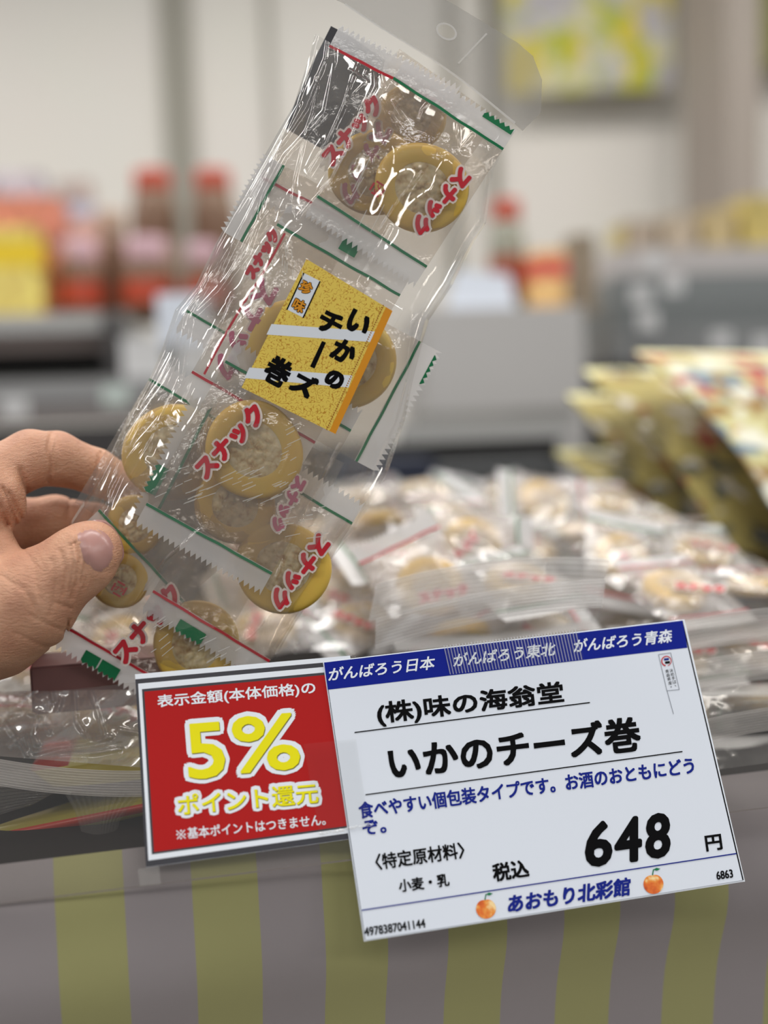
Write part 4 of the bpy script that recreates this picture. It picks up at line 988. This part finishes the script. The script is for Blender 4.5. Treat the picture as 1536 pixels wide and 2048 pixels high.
fb('step_shadow',-420,806,520,812,1.56,.2,black,ls)
for (x,y,c,lbl) in ((30,815,(206,206,206),'small white tag on the lowest shelf edge above the hand'),(232,790,(196,208,202),'pale green tag on the shelf edge above the hand')):
    t_=face_box('shelf_tag',x-26,y-20,x+26,y+20,1.47,.004,plain('tag',c,.6),None,R_(8)); tag(t_,lbl,'tag')
ZT=float(P(330,762,1.62)[2])
wb=fb('styrofoam_box',248,672,420,by(1.68,ZT,334)-9,1.68,.08,white,None); tag(wb,'white box behind the left edge of the held bag','box')
cl=fb('shelf_price_card',318,588,420,690,1.25,.002,M['paper'],None); tag(cl,'small white price card beside the left edge of held bag','sign')
for (x0,y0,x1,y1,m_) in ((322,598,372,603,'ink_black'),(322,616,350,621,'ink_black'),(322,636,345,644,'ink_blue')):
    a_=P(x0,y0,1.2475);b_=P(x1,y0,1.2475);c_=P(x1,y1,1.2475);d_=P(x0,y1,1.2475); mesh('printed_line',[a_,b_,c_,d_],[(0,1,2,3)],M[m_],cl)
fb('cardholder',328,690,360,760,1.26,.004,lgrey,cl)
redm=plain('lid_red',(186,68,40),.45); brown=plain('paste_brown',(128,96,72),.5,noise_amt=.3,nscale=40); pinkm=plain('label_pink',(206,170,180),.6); beige=plain('paste_beige',(184,160,140),.5)
def jar(cx,ybase,ytop,wpx,d,label,lidm,bodym,labm,lid_h=.22):
    b=P(cx,ybase,d); h=P(cx,ytop,d)[2]-b[2]; r=wpx/F*d/2
    t=thing('jar',(b[0],b[1]+r,b[2]),label,'jar','jars on the far shelves')
    c=(b[0],b[1]+r,b[2]); hb_=h*(1-lid_h)
    lathe('glass',c,[(r*.8,0),(r,.03*h),(r,hb_*.8),(r*.8,hb_)],bodym,t); lathe('lid',c,[(r*.74,hb_),(r*.78,hb_+.004),(r*.78,h-.003),(r*.70,h)],lidm,t)
    if labm: lathe('label',c,[(r*1.012,hb_*.22),(r*1.015,hb_*.23),(r*1.015,hb_*.62),(r*1.012,hb_*.63)],labm,t)
jar(310,by(2.0,ZS,310),338,96,2.0,'red lidded brown jar, left of the two taller jars by the wall',redm,brown,beige,.13)
jar(432,by(2.0,ZS,432),338,92,2.0,'red lidded brown jar nearest the held bag, taller pair',redm,brown,None,.13)
jar(152,by(1.85,ZS,152),475,92,1.85,'front jar with pink top and red label, beside the yellow pack',pinkm,brown,redm,.28)
jar(288,by(1.85,ZS,288),472,104,1.85,'front jar with pink top and red label, below the taller jars',pinkm,brown,redm,.28)
jar(405,by(1.85,ZS,405),482,80,1.85,'front jar with pink top half hidden by the held bag',pinkm,brown,redm,.28)
jar(222,by(2.08,ZS,222),420,80,2.08,'low brown jar behind the front jars',beige,brown,None,.2)
ZW=float(P(1000,618,1.55)[2])
jar(1022,by(1.72,ZW,1022)-3,398,74,1.72,'red lidded grey green jar right of the held bag',redm,plain('jar_greygreen',(150,150,135),.4),plain('jar_band',(150,70,40),.5),.18)
def pack(x0,y0,x1,y1,d,th,rgb,name,label,cat,topband=None,yaw=R_(8),group=None):
    t=thing(name,P((x0+x1)/2,y1,d),label,cat,group); m_=blotches(name+'_print',rgb,[tuple(min(255,int(c*.75)) for c in rgb),tuple(min(255,int(c*1.15)) for c in rgb)],scale=30,thr=.6)
    a=P(x0,y1,d);b=P(x1,y1,d);h=P((x0+x1)/2,y0,d)[2]-(a[2]+b[2])/2; w=np.linalg.norm(b-a)
    boxw('carton',((a[0]+b[0])/2,(a[1]+b[1])/2+th/2,(a[2]+b[2])/2),(w,th,h),m_,t,yaw,.003)
    if topband: boxw('print_band',((a[0]+b[0])/2,(a[1]+b[1])/2+th/2,(a[2]+b[2])/2+h*.55),(w*1.01,th*1.01,h*.3),plain('band',topband,.5),t,yaw)
pack(-90,455,75,by(1.80,ZS,0),1.80,.08,(232,210,120),'yellow_pack','yellow pack at far left on the shelf','pack',(240,206,40))
pack(-80,395,122,by(1.92,ZS,20),1.92,.12,(212,140,120),'salmon_box','salmon pink box stacked at far left behind the yellow pack','box')
pack(-60,350,95,by(2.08,ZS,20),2.08,.1,(206,206,214),'white_box','white and pale blue box topmost of the far left stack','box')
pack(128,365,195,by(2.22,ZS,160),2.22,.06,(196,180,172),'beige_box','beige box between the salmon box and the jars','box',(200,205,225))
pack(142,440,202,by(1.97,ZS,160),1.97,.05,(214,176,160),'peach_pack','peach coloured pack behind the front jars','pack')
pack(1066,500,1132,by(1.66,ZW,1100)-3,1.66,.06,(232,190,130),'orange_pack','orange and cream pack with red top right of far price card','pack',(214,90,80))
ZR=float(P(1500,492,1.98)[2])
pack(1140,470,1192,by(1.74,ZW,1165)-3,1.74,.05,(150,138,120),'food_pack','brown grey pack right of the orange pack','pack')
pack(1228,452,1248,by(2.02,ZR,1240)-2,2.02,.04,(196,180,120),'food_pack','tan yellow pack at the end of the grey shelf steps','pack')
for i,(x0,y0,x1,rgb,lb_) in enumerate(((1244,440,1310,(170,156,140),'low brown tray pack on the far right case, first from left'),(1322,430,1390,(184,170,150),'low tan tray pack on far right case beside pillar'),
    (1402,420,1468,(190,172,130),'tan pack on the far right case, in front of pillar'),(1480,395,1600,(196,178,110),'tallest yellow brown pack on the far right case'))):
    pack(x0,y0,x1,by(2.04,ZR,(x0+x1)/2)-2,2.04,.1,rgb,'food_pack',lb_,'pack')
# right chilled case with steps
rcs=thing('refrigerated_case',P(1400,900,1.8),'grey stepped refrigerated case at right with white clips','display case')
for y0,y1,d,m_ in ((492,545,1.98,plain('case_top',(186,180,178),.5)),(545,600,1.85,plain('case_grey',(122,126,126),.5)),(600,650,1.78,plain('case_grey2',(108,112,112),.5)),(650,715,1.70,plain('case_grey3',(132,134,134),.5)),(715,1000,1.64,dgrey)):
    fb('step',1225,y0,1800,y1,d,.3,m_,rcs,R_(4))
for i,(x,y) in enumerate(((1284,590),(1298,640),(1350,568),(1445,680),(1310,520),(1530,690))):
    t_=face_box('shelf_clip',x-18,y-18,x+18,y+18,1.62,.01,plain('clip',(206,206,206),.5),None,R_(4)); tag(t_,'white price clip on the steps of the grey case','clip','white price clips on the grey case')
wc=fb('display_box',862,618,1178,by(1.55,ZC+.014),1.55,.3,plain('board_grey',(184,182,180),.6),None,R_(5)); tag(wc,'plain pale grey display box right of the held bag','box')
fc=thing('shelf_price_card',P(965,660,1.5),'blurred pale price card fixed to the pale grey display box','sign')
q=[P(912,540,1.546),P(1020,548,1.546),P(1040,655,1.546),P(885,650,1.546)]; off=np.array([0,.01,0]); v,f=prism(q,[p+off for p in q]); mesh('card',v,f,M['paper'],fc)
bk=thing('back_table',(.35,1.9,0),'dark table carrying the pale grey box behind the counter','table')
boxw('table_top',(.20,1.82,ZC-.03),(1.6,1.0,.04),black,bk,YAW); boxw('table_body',(.20,1.82,0),(1.5,.9,ZC-.031),black,bk,YAW)
tr=thing('grey_tray',P(1000,880,1.3),'long pale grey tray below the pale grey display box','tray')
fb('front_lip',800,842,1150,884,1.25,.02,lgrey,tr,R_(14)); fb('rear_lip',830,818,1160,842,1.45,.02,plain('tray_mid',(140,138,134),.5),tr,R_(10)); fb('floor_panel',800,880,1150,884,1.25,.2,grey,tr,R_(14))
bt=fb('tray_shade_block',640,886,1130,by(1.22,ZC+.012),1.22,.2,black,None,R_(10)); tag(bt,'black block for the shade under the pale grey tray','shade')  # solid black block stands in for the dark shade below the tray
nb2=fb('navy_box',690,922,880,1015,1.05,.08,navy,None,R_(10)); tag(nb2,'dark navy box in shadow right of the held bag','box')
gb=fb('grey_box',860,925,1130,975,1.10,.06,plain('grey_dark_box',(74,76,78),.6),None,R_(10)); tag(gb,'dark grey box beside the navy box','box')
# posters
def poster(x0,y0,x1,y1,label,cols,base,d):
    m_=blotches('poster_print',base,cols,scale=6,thr=.54,rough=.5)
    o=face_box('poster',x0,y0,x1,y1,d,.004,m_,None,0.0); return tag(o,label,'poster')
poster(1015,-180,1345,182,'yellow and green poster on the wall above the pale grey box',[(176,178,84),(186,184,186),(200,182,60),(160,170,60),(172,168,170)],(196,192,160),3.12)
poster(1500,-150,1660,142,'dark green poster right of the pillar',[(90,90,40),(130,130,60)],(120,120,50),3.14)
